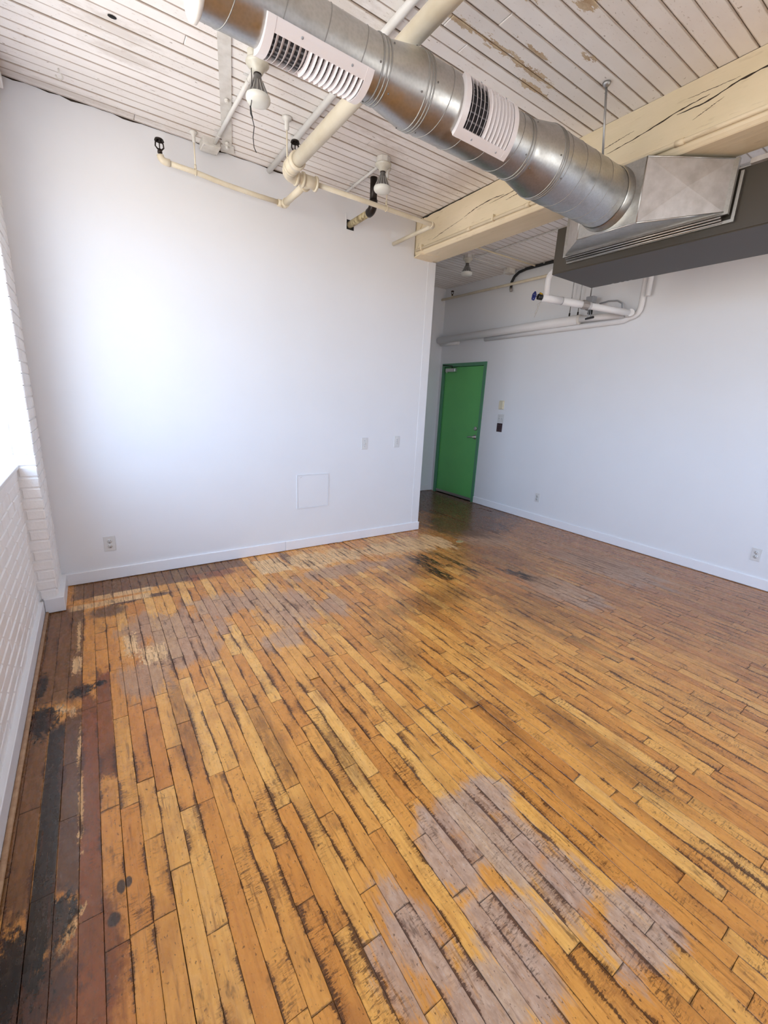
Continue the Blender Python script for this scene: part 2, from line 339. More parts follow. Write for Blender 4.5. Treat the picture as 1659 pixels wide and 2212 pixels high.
# clear window glass
n = N('window_glass'); tr = n.n('ShaderNodeBsdfTransparent'); gl = n.n('ShaderNodeBsdfGlossy'); gl.inputs['Roughness'].default_value = .02
mx = n.n('ShaderNodeMixShader'); mx.inputs[0].default_value = .04; n.l(tr.outputs[0], mx.inputs[1]); n.l(gl.outputs[0], mx.inputs[2]); n.l(mx.outputs[0], n.out.inputs[0])
M['window_glass'] = n.m

# ------------------------------------------------------------------ mesh helpers
ORG = {}
class MB:
    def __init__(s): s.v = []; s.f = []; s.sm = []
    def add(s, vs, fs, smooth=False):
        b = len(s.v); s.v += [tuple(q) for q in vs]; s.f += [tuple(b+i for i in q) for q in fs]; s.sm += [smooth]*len(fs); return s
    def box(s, x0, x1, y0, y1, z0, z1):
        v = [(x, y, z) for z in (z0, z1) for y in (y0, y1) for x in (x0, x1)]
        return s.add(v, [(0, 2, 3, 1), (4, 5, 7, 6), (0, 1, 5, 4), (2, 6, 7, 3), (0, 4, 6, 2), (1, 3, 7, 5)])
    def cbox(s, x0, x1, y0, y1, z0, z1, b, axis, sign):
        """box whose face on (axis, sign) has chamfered edges"""
        lo = [x0, y0, z0]; hi = [x1, y1, z1]
        a = axis; p, q = [i for i in range(3) if i != a]
        far_, near = (lo[a], hi[a]) if sign > 0 else (hi[a], lo[a])
        rings = []
        for d, ins in ((far_, 0), (near - sign*b, 0), (near, b)):
            ring = []
            for u_, v_ in ((0, 0), (1, 0), (1, 1), (0, 1)):
                c_ = [0, 0, 0]; c_[a] = d
                c_[p] = (lo[p]+ins) if not u_ else (hi[p]-ins); c_[q] = (lo[q]+ins) if not v_ else (hi[q]-ins)
                ring.append(tuple(c_))
            rings.append(ring)
        vs = [v for r in rings for v in r]; fs = []
        for k in (0, 4):
            for i in range(4): fs.append((k+i, k+(i+1) % 4, k+4+(i+1) % 4, k+4+i))
        fs += [(8, 9, 10, 11), (3, 2, 1, 0)]
        flip = (sign > 0) != (a != 1)
        if flip: fs = [f[::-1] for f in fs]
        return s.add(vs, fs)
    def tube(s, path, r, n_=14, cap=True, smooth=True):
        P_ = [Vector(p) for p in path]; m = len(P_)
        rs = r if isinstance(r, (list, tuple)) else [r]*m
        t0 = (P_[1]-P_[0]).normalized(); a = Vector((0, 0, 1)) if abs(t0.z) < .9 else Vector((1, 0, 0))
        nrm = t0.cross(a).normalized(); vs = []
        for i in range(m):
            t = (P_[min(i+1, m-1)]-P_[max(i-1, 0)]).normalized()
            nrm = (nrm - t*nrm.dot(t)).normalized(); bn = t.cross(nrm)
            for k in range(n_):
                g = 2*pi*k/n_; vs.append(P_[i]+(nrm*cos(g)+bn*sin(g))*rs[i])
        fs = [(i*n_+k, i*n_+(k+1) % n_, (i+1)*n_+(k+1) % n_, (i+1)*n_+k) for i in range(m-1) for k in range(n_)]
        s.add(vs, fs, smooth)
        if cap:
            b = len(s.v)-len(vs)
            s.f += [tuple(b+k for k in reversed(range(n_))), tuple(b+(m-1)*n_+k for k in range(n_))]; s.sm += [False, False]
        return s
    def cyl(s, a, b, r, n_=16, r2=None): return s.tube([a, b], [r, r if r2 is None else r2], n_)
    def lathe(s, o, d, prof, n_=24, smooth=True):
        """prof: (radius, distance along d)"""
        o = Vector(o); d = Vector(d).normalized(); a = Vector((0, 0, 1)) if abs(d.z) < .9 else Vector((1, 0, 0))
        p = d.cross(a).normalized(); q = d.cross(p); vs = []
        for r, h in prof:
            for k in range(n_): g = 2*pi*k/n_; vs.append(o+d*h+(p*cos(g)+q*sin(g))*max(r, 1e-5))
        fs = [(i*n_+k, i*n_+(k+1) % n_, (i+1)*n_+(k+1) % n_, (i+1)*n_+k) for i in range(len(prof)-1) for k in range(n_)]
        s.add(vs, fs, smooth); return s
    def poly(s, pts, th):
        """flat polygon with thickness vector"""
        th = Vector(th); n_ = len(pts); vs = [Vector(p) for p in pts]+[Vector(p)+th for p in pts]
        fs = [tuple(range(n_))[::-1], tuple(range(n_, 2*n_))]+[(i, (i+1) % n_, n_+(i+1) % n_, n_+i) for i in range(n_)]
        return s.add(vs, fs)
    def build(s, name, mat, parent=None, loc=None):
        org = Vector(ORG[parent.name]) if parent else Vector((0, 0, 0))
        base = Vector(loc) if loc is not None else org
        me = bpy.data.meshes.new(name)
        me.from_pydata([(v[0]-base.x, v[1]-base.y, v[2]-base.z) for v in s.v], [], s.f)
        me.polygons.foreach_set('use_smooth', s.sm); me.materials.append(M[mat]); me.update()
        o = bpy.data.objects.new(name, me); COL.objects.link(o); o.location = base-org
        if parent: o.parent = parent
        ORG[o.name] = base; return o
def tag(o, label, cat=None, group=None, kind=None):
    if label: o['label'] = label
    if cat: o['category'] = cat
    if group: o['group'] = group
    if kind: o['kind'] = kind
    return o
def empty(name, loc, parent=None):
    o = bpy.data.objects.new(name, None); COL.objects.link(o); o.empty_display_size = .05
    org = Vector(ORG[parent.name]) if parent else Vector((0, 0, 0))
    o.location = Vector(loc)-org
    if parent: o.parent = parent
    ORG[o.name] = Vector(loc); return o
def arc(p0, p1, p2, k=6):
    """rounded corner path between p0 and p2 round p1"""
    p0, p1, p2 = Vector(p0), Vector(p1), Vector(p2)
    return [p0*(1-t)**2+p1*2*t*(1-t)+p2*t*t for t in [i/k for i in range(k+1)]]

# ------------------------------------------------------------------ boards (floor and ceiling pieces)
def board_mesh(name, lst, mat, along):
    """lst of (u0,u1,v0,v1,z,side,thick,tilt,rnd); along='y': u is x, v is y"""
    vs = []; fs = []; uva = []; uvb = []; tn = []
    for (u0, u1, v0, v1, z, sgn, th, b, rnd) in lst:
        ring = []
        for zz, ins in ((z-sgn*th, 0), (z-sgn*b, 0), (z, b)):
            for uu, vv in ((0, 0), (1, 0), (1, 1), (0, 1)):
                u_ = (u0+ins, u1-ins)[uu]; v_ = (v0+ins, v1-ins)[vv]
                ring.append(((u_, v_, zz) if along == 'y' else (v_, u_, zz), ((u_-u0)/(u1-u0), v_-v0), ((u_-u0)/(u1-u0), v1-v_)))
        b0 = len(vs); vs += [r[0] for r in ring]
        F = []
        for k in (0, 4):
            for i in range(4): F.append((k+i, k+(i+1) % 4, k+4+(i+1) % 4, k+4+i))
        F += [(8, 9, 10, 11)]
        if (sgn > 0) != (along == 'y'): F = [f[::-1] for f in F]
        for f in F:
            fs.append(tuple(b0+i for i in f)); uva += [ring[i][1] for i in f]; uvb += [ring[i][2] for i in f]
        tn += [tuple(rnd)+(1.,)]*12
    me = bpy.data.meshes.new(name); me.from_pydata(vs, [], fs)
    a = me.uv_layers.new(name='UVMap'); b_ = me.uv_layers.new(name='UVEnd')
    a.data.foreach_set('uv', [c for q in uva for c in q]); b_.data.foreach_set('uv', [c for q in uvb for c in q])
    t = me.attributes.new('tint', 'FLOAT_COLOR', 'POINT'); t.data.foreach_set('color', [c for q in tn for c in q])
    if mat == 'floor_wood':
        slots = {}; mi = []
        for (u0, u1, v0, v1, *_r) in lst:
            m_ = floor_mat_at((u0+u1)/2, (v0+v1)/2)
            if m_.name not in slots: slots[m_.name] = len(slots); me.materials.append(m_)
            mi += [slots[m_.name]]*9
        me.polygons.foreach_set('material_index', mi)
    else: me.materials.append(M[mat])
    me.update(); return me
def proj(p):
    d = Vector(p)-CAM; z = d.dot(fw)
    return None if z < .05 else (829.5+F_PX*d.dot(rt)/z, 1106-F_PX*d.dot(up)/z)
def seen_area(b, along, z):
    best = 0; pts = []
    c_ = [(b[0], b[2]), (b[1], b[2]), (b[1], b[3]), (b[0], b[3])]
    for u_, v_ in c_:
        q = proj((u_, v_, z) if along == 'y' else (v_, u_, z))
        if q is None: return 0
        pts.append(q)
    ar = abs(sum(pts[i][0]*pts[(i+1) % 4][1]-pts[(i+1) % 4][0]*pts[i][1] for i in range(4)))/2
    mx_ = sum(q[0] for q in pts)/4; my = sum(q[1] for q in pts)/4
    mg = 60
    ok = any(-mg < q[0] < 1659+mg and -mg < q[1] < 2212+mg for q in pts+[(mx_, my)])
    return ar if ok else 0
def lay(parent, lst, name, rest, mat, along, limit, z):
    lst = sorted(lst, key=lambda b: -seen_area(b, along, z))
    big_ = [b for b in lst[:limit] if seen_area(b, along, z) > 0]; oth = lst[len(big_):]
    for b in big_:
        o = bpy.data.objects.new(name, board_mesh(name, [b], mat, along)); COL.objects.link(o); o.parent = parent
    if oth:
        o = bpy.data.objects.new(rest, board_mesh(rest, oth, mat, along)); COL.objects.link(o); o.parent = parent; o['kind'] = 'stuff'

# ------------------------------------------------------------------ SETTING
fl = MB().box(-.62, XD+.1, YR-.1, YB+.1, -.10, -.016).build('floor', 'subfloor'); tag(fl, None, kind='structure')
PITCHF = .0595; rows = []
x = -.023-PITCHF*2
while x < XD+.02:
    y = YR-random.random()*.8
    x0, x1 = max(x, XK+.01), min(x+PITCHF, XD)
    lim = YB if x > XW-.05 else .02
    while y < lim:
        L = random.choice((.22, .3, .38, .45, .52, .62, .75, .95)) * random.uniform(.85, 1.15)
        if y+L > lim-.15: L = lim-y
        g = .0004 if random.random() < .6 else random.uniform(.0006, .0016)
        if x1-x0 > .01:
            ran = (min(1, max(0, random.gauss(.5, .30))), random.random(), random.random())
            if random.random() < .10: ran = (random.uniform(0, .12),)+ran[1:]
            low = random.random() < .012 and x0 > .3
            if low: ran = (.05,)+ran[1:]
            rows.append((x0+g, x1-.0004, max(y, YR)+.0004, y+L-.0006, random.uniform(-.0006, .0004)-(.0045 if low else 0), 1, .014, .0007, ran))
        y += L
    x += PITCHF
lay(fl, rows, 'plank', 'planking', 'floor_wood', 'y', 300, 0)

ce = MB().box(-.62, XD+.1, YR-.1, YB+.1, H+.018, H+.12).build('ceiling', 'ceiling_deck'); tag(ce, None, kind='structure')
PC = .0845; rows = []
def ceil_rows(xa, xb, ya, yb, joints=None, sag=0):
    y1 = -2.124+math.floor((ya+2.124)/PC)*PC
    while True:
        y0 = y1; y1 = y0+(PC if y0 < -1.95 else .0745)
        if y0 > yb: break
        y0c, y1c = max(y0, ya), min(y1, yb)
        if y1c-y0c < .015: continue
        cuts = [xa]+sorted(joints() if callable(joints) else (joints or []))+[xb]
        for a, b in zip(cuts[:-1], cuts[1:]):
            g = random.choice((.0012, .0012, .0022, .0035))
            if xa > 3: g = .0004
            rows.append((y0c+g, y1c-(.0004 if xa > 3 else .0008), a+.0012, b-.0012, H+random.uniform(-.0012, .0020)*(.3 if xa > 3 else 1), -1, .02, .0011 if xa > 3 else .0028, (random.random(), random.random(), random.random())))
ceil_rows(PX-.1, BX0+.005, -3.6, .03, lambda: [random.uniform(.5, 2.7)] if random.random() < .7 else [])
ceil_rows(BX1-.005, XD, -3.6, YB, lambda: [4.265+random.uniform(-.002, .002)])
lay(ce, rows, 'board', 'boarding', 'ceiling_paint', 'x', 300, H)
rows = []
ceil_rows(-.13, BX0+.005, YR, -3.6, lambda: [random.uniform(1, 2)]); ceil_rows(BX1-.005, XD, YR, -3.6, lambda: [4.265])
o = bpy.data.objects.new('boarding', board_mesh('boarding', rows, 'ceiling_paint', 'x')); COL.objects.link(o); o.parent = ce; o['kind'] = 'stuff'

# partition (white wall on the left) with its end face
wb = MB().box(-.62, XW, 0, YB+.1, -.02, BZ-.004).box(-.62, BX0-.012, 0, YB+.1, BZ-.004, H+.02).box(BX1+.004, BX1+.03, .4, YB+.1, BZ-.004, H+.02).build('wall_back', 'wall_paint'); tag(wb, None, kind='structure')
tb = MB().box(3.272, XW+.0035, -.0035, .05, .098, BZ-.006).build('trim_1', 'wall_paint'); tag(tb, None, kind='structure')
wr = MB()
DY0, DY1, DZ = .748, 1.698, 2.08
wr.box(XD, XD+.14, YR-.1, DY0, -.02, H+.02).box(XD, XD+.14, DY0, DY1, DZ, H+.02).box(XD, XD+.14, DY1, YB+.1, -.02, H+.02)
wr = wr.build('wall_right', 'wall_paint'); tag(wr, None, kind='structure')
wf = MB().box(XW-.02, XD+.14, YB, YB+.12, -.02, H+.02).build('wall_far', 'wall_paint'); tag(wf, None, kind='structure')
wz = MB().box(-.62, XD+.14, YR-.28, YR, -.02, SILL).box(-.62, XD+.14, YR-.28, YR, HEAD, H+.02)
for a, b in ((-.62, 3.20), (4.60, XD+.14)): wz.box(a, b, YR-.28, YR, SILL, HEAD)
wz = wz.build('wall_behind', 'wall_paint'); tag(wz, None, kind='structure')

# window wall: knee wall, pier, lintel (each of painted brick)
wl = empty('wall_left', (-.3, -3, 0)); tag(wl, None, kind='structure')
kn = MB().box(-.58, XK-.006, YR, PF+.0, -.02, SILL-.02).build('knee_wall', 'mortar_paint', wl)
rs_ = random.Random(5)
CH = .0683
top_b = int((SILL-.10)/CH)
for i in range(top_b):
    z0 = .02+i*CH
    y = PF-.002-(.0 if i % 2 else .10)
    first = True
    yy = PF-.001
    while yy > -2.55:
        Lb = .10 if (first and i % 2) else .205
        first = False
        b = MB().cbox(XK-.03, XK+rs_.uniform(-.0018, .0012), yy-Lb+.008, yy, z0+.006, z0+CH-.003+rs_.uniform(-.002, .001), .0045, 0, 1)
        b.build('brick', 'brick_paint', kn); yy -= Lb
MB().box(-.13-.02, XK+.001, YR, PF-.001, .02+top_b*CH+.002, SILL-.018).build('plaster_band', 'brick_paint', wl)
MB().cbox(-.5, XK+.012, YR, PF-.001, SILL-.022, SILL, .003, 2, 1).build('sill', 'trim_white', wl)
MB().box(-.62, XK, YR, 0, HEAD, H+.02).build('lintel', 'brick_paint', wl)
MB().box(-.62, XK, -3.65, -2.95, SILL, HEAD).box(-.62, XK, YR, -5.1, SILL, HEAD).build('window_pier', 'brick_paint', wl)
pr = MB().box(-.60, PX-.007, PF+.007, .0, -.02, HEAD+.02).box(-.12, PX-.007, PF+.007, 0, HEAD, H+.01).build('pier', 'mortar_paint', wl)
nz = int(H/CH)+1
for i in range(nz):
    z0 = .10+i*CH; z1 = z0+CH-.009
    if z0 > H-.02: break
    z1 = min(z1, H-.002)
    bulge = max(0, z0-2.86)/.30*.11
    j = rs_.uniform(-.0018, .0022); fx = PX+bulge+rs_.uniform(-.0025, .002); fy = PF+j
    a = .205 if i % 2 else .10
    b = .10 if i % 2 else .205
    MB().cbox(fx-a+.008, fx, fy, fy+b-.008, z0, z1, .005, 1, -1).build('brick', 'brick_paint', pr)      # corner brick
    xx = fx-a
    if z0 < HEAD:
        while xx > -.48:
            Lb = .205
            MB().cbox(max(xx-Lb+.008, -.52), xx, PF+rs_.uniform(-.003, .0025), PF+.09, z0, min(z1, HEAD-.002), .005, 1, -1).build('brick', 'brick_paint', pr); xx -= Lb
    yy = fy+b
    while yy < -.01:
        Lb = min(.205, -.001-yy+.008)
        if Lb > .03: MB().cbox(fx-.09, PX+bulge+rs_.uniform(-.0012, .001), yy, yy+Lb-.008, z0, z1, .003, 0, 1).build('brick', 'brick_paint', pr)
        yy += .205
# windows
for wi, (y0, y1) in enumerate(WINS):
    wn = empty('window_%d' % (wi+1), (GLX, (y0+y1)/2, SILL)); tag(wn, None, kind='structure')
    m_ = MB(); t_ = .05
    for a, b, c_, d in ((y0, y1, SILL, SILL+t_), (y0, y1, HEAD-t_, HEAD), (y0, y0+t_, SILL+t_, HEAD-t_), (y1-t_, y1, SILL+t_, HEAD-t_)): m_.box(GLX-.03, GLX+.03, a, b, c_, d)
    ym = (y0+y1)/2; zm = SILL+1.2
    m_.box(GLX-.025, GLX+.025, ym-.02, ym+.02, SILL+t_, HEAD-t_).box(GLX-.02, GLX+.02, y0+t_, ym-.02, zm-.015, zm+.015).box(GLX-.02, GLX+.02, ym+.02, y1-t_, zm-.015, zm+.015)
    m_.build('window_frame', 'trim_white', wn)
    for a, b in ((y0+t_, ym-.02), (ym+.02, y1-t_)):
        for c_, d in ((SILL+t_, zm-.015), (zm+.015, HEAD-t_)): MB().box(GLX-.003, GLX+.003, a, b, c_, d).build('pane', 'window_glass', wn)

for wi, (x0, x1) in enumerate(ADDEDWINS):
    wn = empty('window_%d' % (wi+3), ((x0+x1)/2, YR-.2, SILL)); tag(wn, None, kind='structure'); yy = YR-.2; xm = (x0+x1)/2  # numbered after the side windows, but added only for its light
    m_ = MB().box(x0, x1, yy-.03, yy+.03, SILL, SILL+.05).box(x0, x1, yy-.03, yy+.03, HEAD-.05, HEAD).box(x0, x0+.05, yy-.03, yy+.03, SILL+.05, HEAD-.05).box(x1-.05, x1, yy-.03, yy+.03, SILL+.05, HEAD-.05).box(xm-.02, xm+.02, yy-.025, yy+.025, SILL+.05, HEAD-.05)
    m_.build('window_frame', 'trim_white', wn)
    for a, b in ((x0+.05, xm-.02), (xm+.02, x1-.05)): MB().box(a, b, yy-.003, yy+.003, SILL+.05, HEAD-.05).build('pane', 'window_glass', wn)
# baseboards
def bb(name, *boxes, label=None):
    m_ = MB()
    for q in boxes: m_.cbox(*q)
    o = m_.build(name, 'baseboard_paint'); tag(o, None, kind='structure'); return o
T = .014
b1 = bb('baseboard_back', (PX+.02, 1.72, -T, 0, .004, .098, .003, 1, -1), (1.722, XW+T, -T, 0, .004, .098, .003, 1, -1))
bb('baseboard_end', (XW, XW+T, 0, YB, .004, .098, .003, 0, 1))
bb('baseboard_right', (XD-T, XD, YR, DY0-.002, .004, .098, .003, 0, -1))
bb('baseboard_far', (XW+T, XD, YB-T, YB, .004, .098, .003, 1, -1))
bl = bb('baseboard_left', (XK-.03, -.109, -3.7, PF-.022, .006, .098, .003, 0, 1))
bp_ = bb('baseboard_pier', (-.109, 0.0, PF-.018, PF+.004, .004, .105, .003, 1, -1), (PX, 0.0, PF+.004, -T, .004, .105, .003, 0, 1))
MB().tube([(-.100, -3.7, .010), (-.100, PF-.022, .010)], .0095, 8, smooth=True).build('shoe_moulding', 'quarter_wood', bl)

# beam
bm_ = empty('ceiling_beam', (BX0, -2, BZ)); tag(bm_, 'heavy cream-painted timber beam with long cracks spanning the ceiling', 'beam')
b = MB(); ch = .018
prof = [(BX0, H-.001), (BX0, BZ+ch+.012), (BX0+.006, BZ+ch), (BX0+ch, BZ+.004), (BX0+ch+.006, BZ), (BX1-ch, BZ), (BX1, BZ+ch), (BX1, H-.001)]
b.poly([(p[0], YR, p[1]) for p in prof], (0, -YR+.0+.02, 0)); b.build('timber', 'beam_paint', bm_)
def crack(pts, w0):
    m_ = MB(); top = []; bot = []
    r_ = random.Random(len(pts)*7+int(abs(pts[0][0])*100)); n_ = 26
    tot = []
    for i in range(n_+1):
        t = i/n_*(len(pts)-1); k = min(int(t), len(pts)-2); f = t-k
        y = pts[k][0]*(1-f)+pts[k+1][0]*f; z = pts[k][1]*(1-f)+pts[k+1][1]*f
        z += r_.uniform(-.0015, .0015); ww = w0*sin(pi*(i+.4)/(n_+.8))**.6*r_.uniform(.35, 1.15)
        top.append((BX0-.0007, y, z+ww/2)); bot.append((BX0-.0007, y, z-ww/2))
    vs = top+bot+[(p[0]+.004, p[1], p[2]) for p in top]+[(p[0]+.004, p[1], p[2]) for p in bot]; q = n_+1; fs = []
    for i in range(n_):
        fs += [(i, i+1, q+i+1, q+i), (i, 2*q+i, 2*q+i+1, i+1), (q+i, q+i+1, 3*q+i+1, 3*q+i)]
    m_.add(vs, fs); m_.build('crack', 'beam_crack', bm_)
crack([(-1.914, 3.015), (-2.11, 3.035), (-2.314, 3.072), (-2.45, 3.082)], .008)
crack([(-2.30, 3.055), (-2.44, 3.052), (-2.56, 3.080), (-2.69, 3.089), (-2.95, 3.10)], .010)
crack([(-1.88, 3.050), (-2.07, 3.075)], .004); crack([(-2.387, 2.994), (-2.52, 3.040)], .004)
crack([(-2.343, 3.108), (-2.577, 3.098)], .003)
crack([(-.25, 2.950), (-.45, 2.985), (-.653, 3.015)], .004); crack([(-.66, 3.020), (-.80, 3.050), (-.961, 3.063), (-1.10, 3.055)], .007)
crack([(-.95, 3.035), (-1.28, 3.055), (-1.5, 3.06)], .006); crack([(-1.12, 3.01), (-1.3, 3.025)], .005)
crack([(-.02, 2.90), (-.05, 2.97)], .006)
MB().poly([(BX0-.012, .002, BZ-.014), (BX0-.012, -.10, BZ-.003), (BX0+.10, -.15, BZ-.004), (BX0+.20, -.16, BZ-.002), (BX0+.21, .002, BZ-.012)], (0, 0, .010)).build('bearing_plate', 'beam_paint', bm_)
MB().poly([(BX0-.012, -.002, H-.10), (BX0-.012, -.09, H-.012), (BX0-.012, -.11, H-.04), (BX0-.012, -.05, H-.13)], (.010, 0, 0)).build('wedge', 'beam_paint', bm_)
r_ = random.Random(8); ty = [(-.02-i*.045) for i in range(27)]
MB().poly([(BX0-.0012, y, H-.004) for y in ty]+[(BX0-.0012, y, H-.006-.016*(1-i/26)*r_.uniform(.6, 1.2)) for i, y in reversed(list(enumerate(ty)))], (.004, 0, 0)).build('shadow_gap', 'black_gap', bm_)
tx = [.05+i*.055 for i in range(55)]
MB().poly([(x_, -.0010, H+.002) for x_ in tx]+[(x_, -.0010, H-.002-.006*r_.random()**2*2) for x_ in reversed(tx)], (0, .003, 0)).build('ceiling_crack', 'beam_crack', wb)
# conduit along lower edge of beam
cb = empty('beam_conduit', (BX0-.013, -2, 2.905)); tag(cb, 'cream-painted conduit clipped along the lower edge of the timber beam', 'conduit')
MB().tube([(BX0-.0135, YR+.2, 2.905), (BX0-.0135, -.03, 2.905)], .012, 12).build('tube', 'beam_paint', cb)
for y in (-.75, -1.35, -2.35, -3.1): MB().tube([(BX0-.0135, y-.022, 2.905), (BX0-.0135, y+.022, 2.905)], .0155, 12).build('coupling', 'beam_paint', cb)
for y in (-.12, -1.02, -1.85, -2.75): MB().box(BX0-.028, BX0-.0002, y-.008, y+.008, 2.890, 2.935).build('clip', 'beam_paint', cb)

# ------------------------------------------------------------------ DOOR
door = empty('door_1', (XD, (DY0+DY1)/2, 0)); tag(door, 'green metal door in a darker green frame beside white wall', 'door', kind='structure')
fwid = .05; m_ = MB()
m_.box(XD-.012, XD+.09, DY0+.002, DY0+fwid, 0, DZ-.002).box(XD-.012, XD+.09, DY1-fwid, DY1-.002, 0, DZ-.002).box(XD-.012, XD+.09, DY0+fwid, DY1-fwid, DZ-fwid, DZ-.002)
m_.box(XD+.060, XD+.09, DY0+fwid, DY0+fwid+.012, 0, DZ-fwid).box(XD+.060, XD+.09, DY1-fwid-.012, DY1-fwid, 0, DZ-fwid)
m_.build('frame', 'frame_green', door)
pn = MB().cbox(XD+.014, XD+.058, DY0+fwid+.004, DY1-fwid-.004, .012, DZ-fwid-.005, .002, 0, -1).build('panel', 'door_green', door)
MB().box(XD+.10, XD+.14, DY0, DY1, -.02, DZ).build('backing', 'black_gap', door)
MB().box(XD+.004, XD+.0135, DY0+fwid+.006, DY1-fwid-.006, .013, .052).build('sweep', 'steel', door)
hy = .861
hd = MB().lathe((XD+.0138, hy, .997), (-1, 0, 0), [(.0, 0), (.034, 0), (.034, .006), (.026, .011), (.012, .013), (.011, .045), (.0, .047)], 24).build('handle', 'steel', door)
MB().tube([(XD-.026, hy-.005, .997), (XD-.031, hy+.03, .997), (XD-.030, hy+.075, .993), (XD-.028, hy+.118, .985)], [.0105, .011, .010, .008], 12).build('lever', 'steel', hd)
MB().lathe((XD+.0138, hy, 1.122), (-1, 0, 0), [(0, 0), (.031, 0), (.031, .009), (.022, .016), (0, .017)], 24).build('deadbolt', 'steel', door)
for z in (.28, 1.05, 1.80): MB().cyl((XD+.004, DY1-fwid-.001, z-.055), (XD+.004, DY1-fwid-.001, z+.055), .008, 10).build('hinge', 'frame_green', door)
cl = MB().cbox(XD-.030, XD+.0138, 1.38, 1.60, 1.955, 2.005, .004, 0, -1).build('closer', 'steel', door)
MB().tube([(XD-.012, 1.47, 2.006), (XD-.012, 1.47, 2.030), (XD-.05, 1.42, 2.036), (XD-.13, 1.55, 2.044), (XD-.028, 1.655, 2.052), (XD-.012, 1.66, 2.052)], .006, 8).build('closer_arm', 'iron_dark', cl)
MB().lathe((XD-.012, 1.58, 1.953), (0, 0, -1), [(0, 0), (.014, 0), (.012, .012), (0, .016)], 14).build('closer_cap', 'steel', cl)

# ------------------------------------------------------------------ wall plates
def plate(name, label, cat, c, axis, w_, h_, mat, kind, group=None):
    """axis 'y': on the partition facing -y ; 'x': on the right wall facing -x"""
    t = empty(name, c); tag(t, label, cat, group)
    def P_(a, z, d):
        return (c[0]+a, c[1]-d, c[2]+z) if axis == 'y' else (c[0]-d, c[1]-a, c[2]+z)
    def bx(a0, a1, z0, z1, d0, d1, nm, mt, bev=.0):
        p, q = P_(a0, z0, d0), P_(a1, z1, d1)
        lo = [min(p[i], q[i]) for i in range(3)]; hi = [max(p[i], q[i]) for i in range(3)]
        mb = MB()
        if bev: mb.cbox(lo[0], hi[0], lo[1], hi[1], lo[2], hi[2], bev, 1 if axis == 'y' else 0, -1)
        else: mb.box(lo[0], hi[0], lo[1], hi[1], lo[2], hi[2])
        return mb.build(nm, mt, t)
    bx(-w_/2, w_/2, -h_/2, h_/2, 0, .006, 'plate', mat, .002)
    dn = Vector((0, -1, 0)) if axis == 'y' else Vector((-1, 0, 0))
    def disc(a, z, r, nm, mt, d=.006, hh=.002):
        MB().lathe(P_(a, z, d), dn, [(0, 0), (r, 0), (r, hh), (0, hh)], 14).build(nm, mt, t)
    if kind == 'outlet':
        for dz in (.020, -.020):
            disc(0, dz, .0165, 'socket', mat)
            for a in (-.006, .006): bx(a-.0012, a+.0012, dz+.001, dz+.009, .0078, .0084, 'slot', 'black_gap')
            disc(0, dz-.007, .0025, 'slot', 'black_gap', .0078, .0006)
        disc(0, 0, .003, 'screw', 'plastic_grey')
    elif kind == 'switch':
        bx(-.006, .006, -.012, .012, .006, .008, 'switch_bezel', mat)
        p0 = P_(0, .0, .008); p1 = P_(0, -.007, .020)
        MB().tube([p0, p1], [.005, .0035], 8).build('toggle', mat, t)
        for z in (.03, -.03): disc(0, z, .003, 'screw', 'plastic_grey')
    elif kind == 'dimmer':
        bx(-.014, .014, -.030, .030, .006, .0085, 'paddle', mat, .001)
        for z in (.018, 0, -.018): disc(0, z, .004, 'button', 'plastic_grey', .0085, .001)
    elif kind == 'double':
        for a in (-.023, .023):
            bx(a-.005, a+.005, -.011, .011, .006, .008, 'switch_bezel', mat)
            MB().tube([P_(a, 0, .008), P_(a, -.007, .019)], [.004, .003], 8).build('toggle', 'plastic_grey', t)
            for z in (.03, -.03): disc(a, z, .003, 'screw', 'plastic_grey')
    elif kind == 'thermostat':
        bx(-w_/2+.008, w_/2-.008, -h_/2+.008, h_/2-.008, .006, .026, 'cover', mat, .004)
    elif kind == 'keypad':
        bx(-w_/2+.01, w_/2-.01, -h_/2+.01, h_/2-.01, .006, .010, 'face', mat, .002)
        for a in (-.02, .02):
            for z in (-.035, .035): disc(a, z, .003, 'screw', 'plastic_grey', .010, .001)
    return t
plate('wall_outlet', 'white duplex outlet low on the white wall near the brick pier', 'outlet', (.294, 0, .297), 'y', .078, .118, 'plastic_white', 'outlet')
plate('light_switch', 'white toggle light switch above the access panel', 'switch', (2.589, 0, 1.033), 'y', .07, .118, 'plastic_white', 'switch')
plate('wall_dimmer', 'white wall control plate near the free end of the white wall', 'switch', (2.998, 0, 1.047), 'y', .07, .118, 'plastic_white', 'dimmer')
plate('thermostat', 'cream thermostat box on white wall right of the green door, topmost of three', 'thermostat', (XD, .395, 1.485), 'x', .085, .12, 'plastic_ivory', 'thermostat')
plate('light_switch', 'white double switch between the cream box and the dark plate', 'switch', (XD, .383, 1.300), 'x', .112, .115, 'plastic_white', 'double')
plate('wall_keypad', 'dark brown square plate on white wall, lowest of three by the door', 'wall plate', (XD, .391, 1.175), 'x', .095, .12, 'plastic_brown', 'keypad')
plate('wall_outlet', 'white outlet low on the right-hand wall nearest the green door', 'outlet', (XD, -.388, .322), 'x', .07, .115, 'plastic_white', 'outlet')
plate('wall_outlet', 'white outlet low on the right-hand wall at the picture edge', 'outlet', (XD, -2.70, .300), 'x', .07, .115, 'plastic_white', 'outlet')

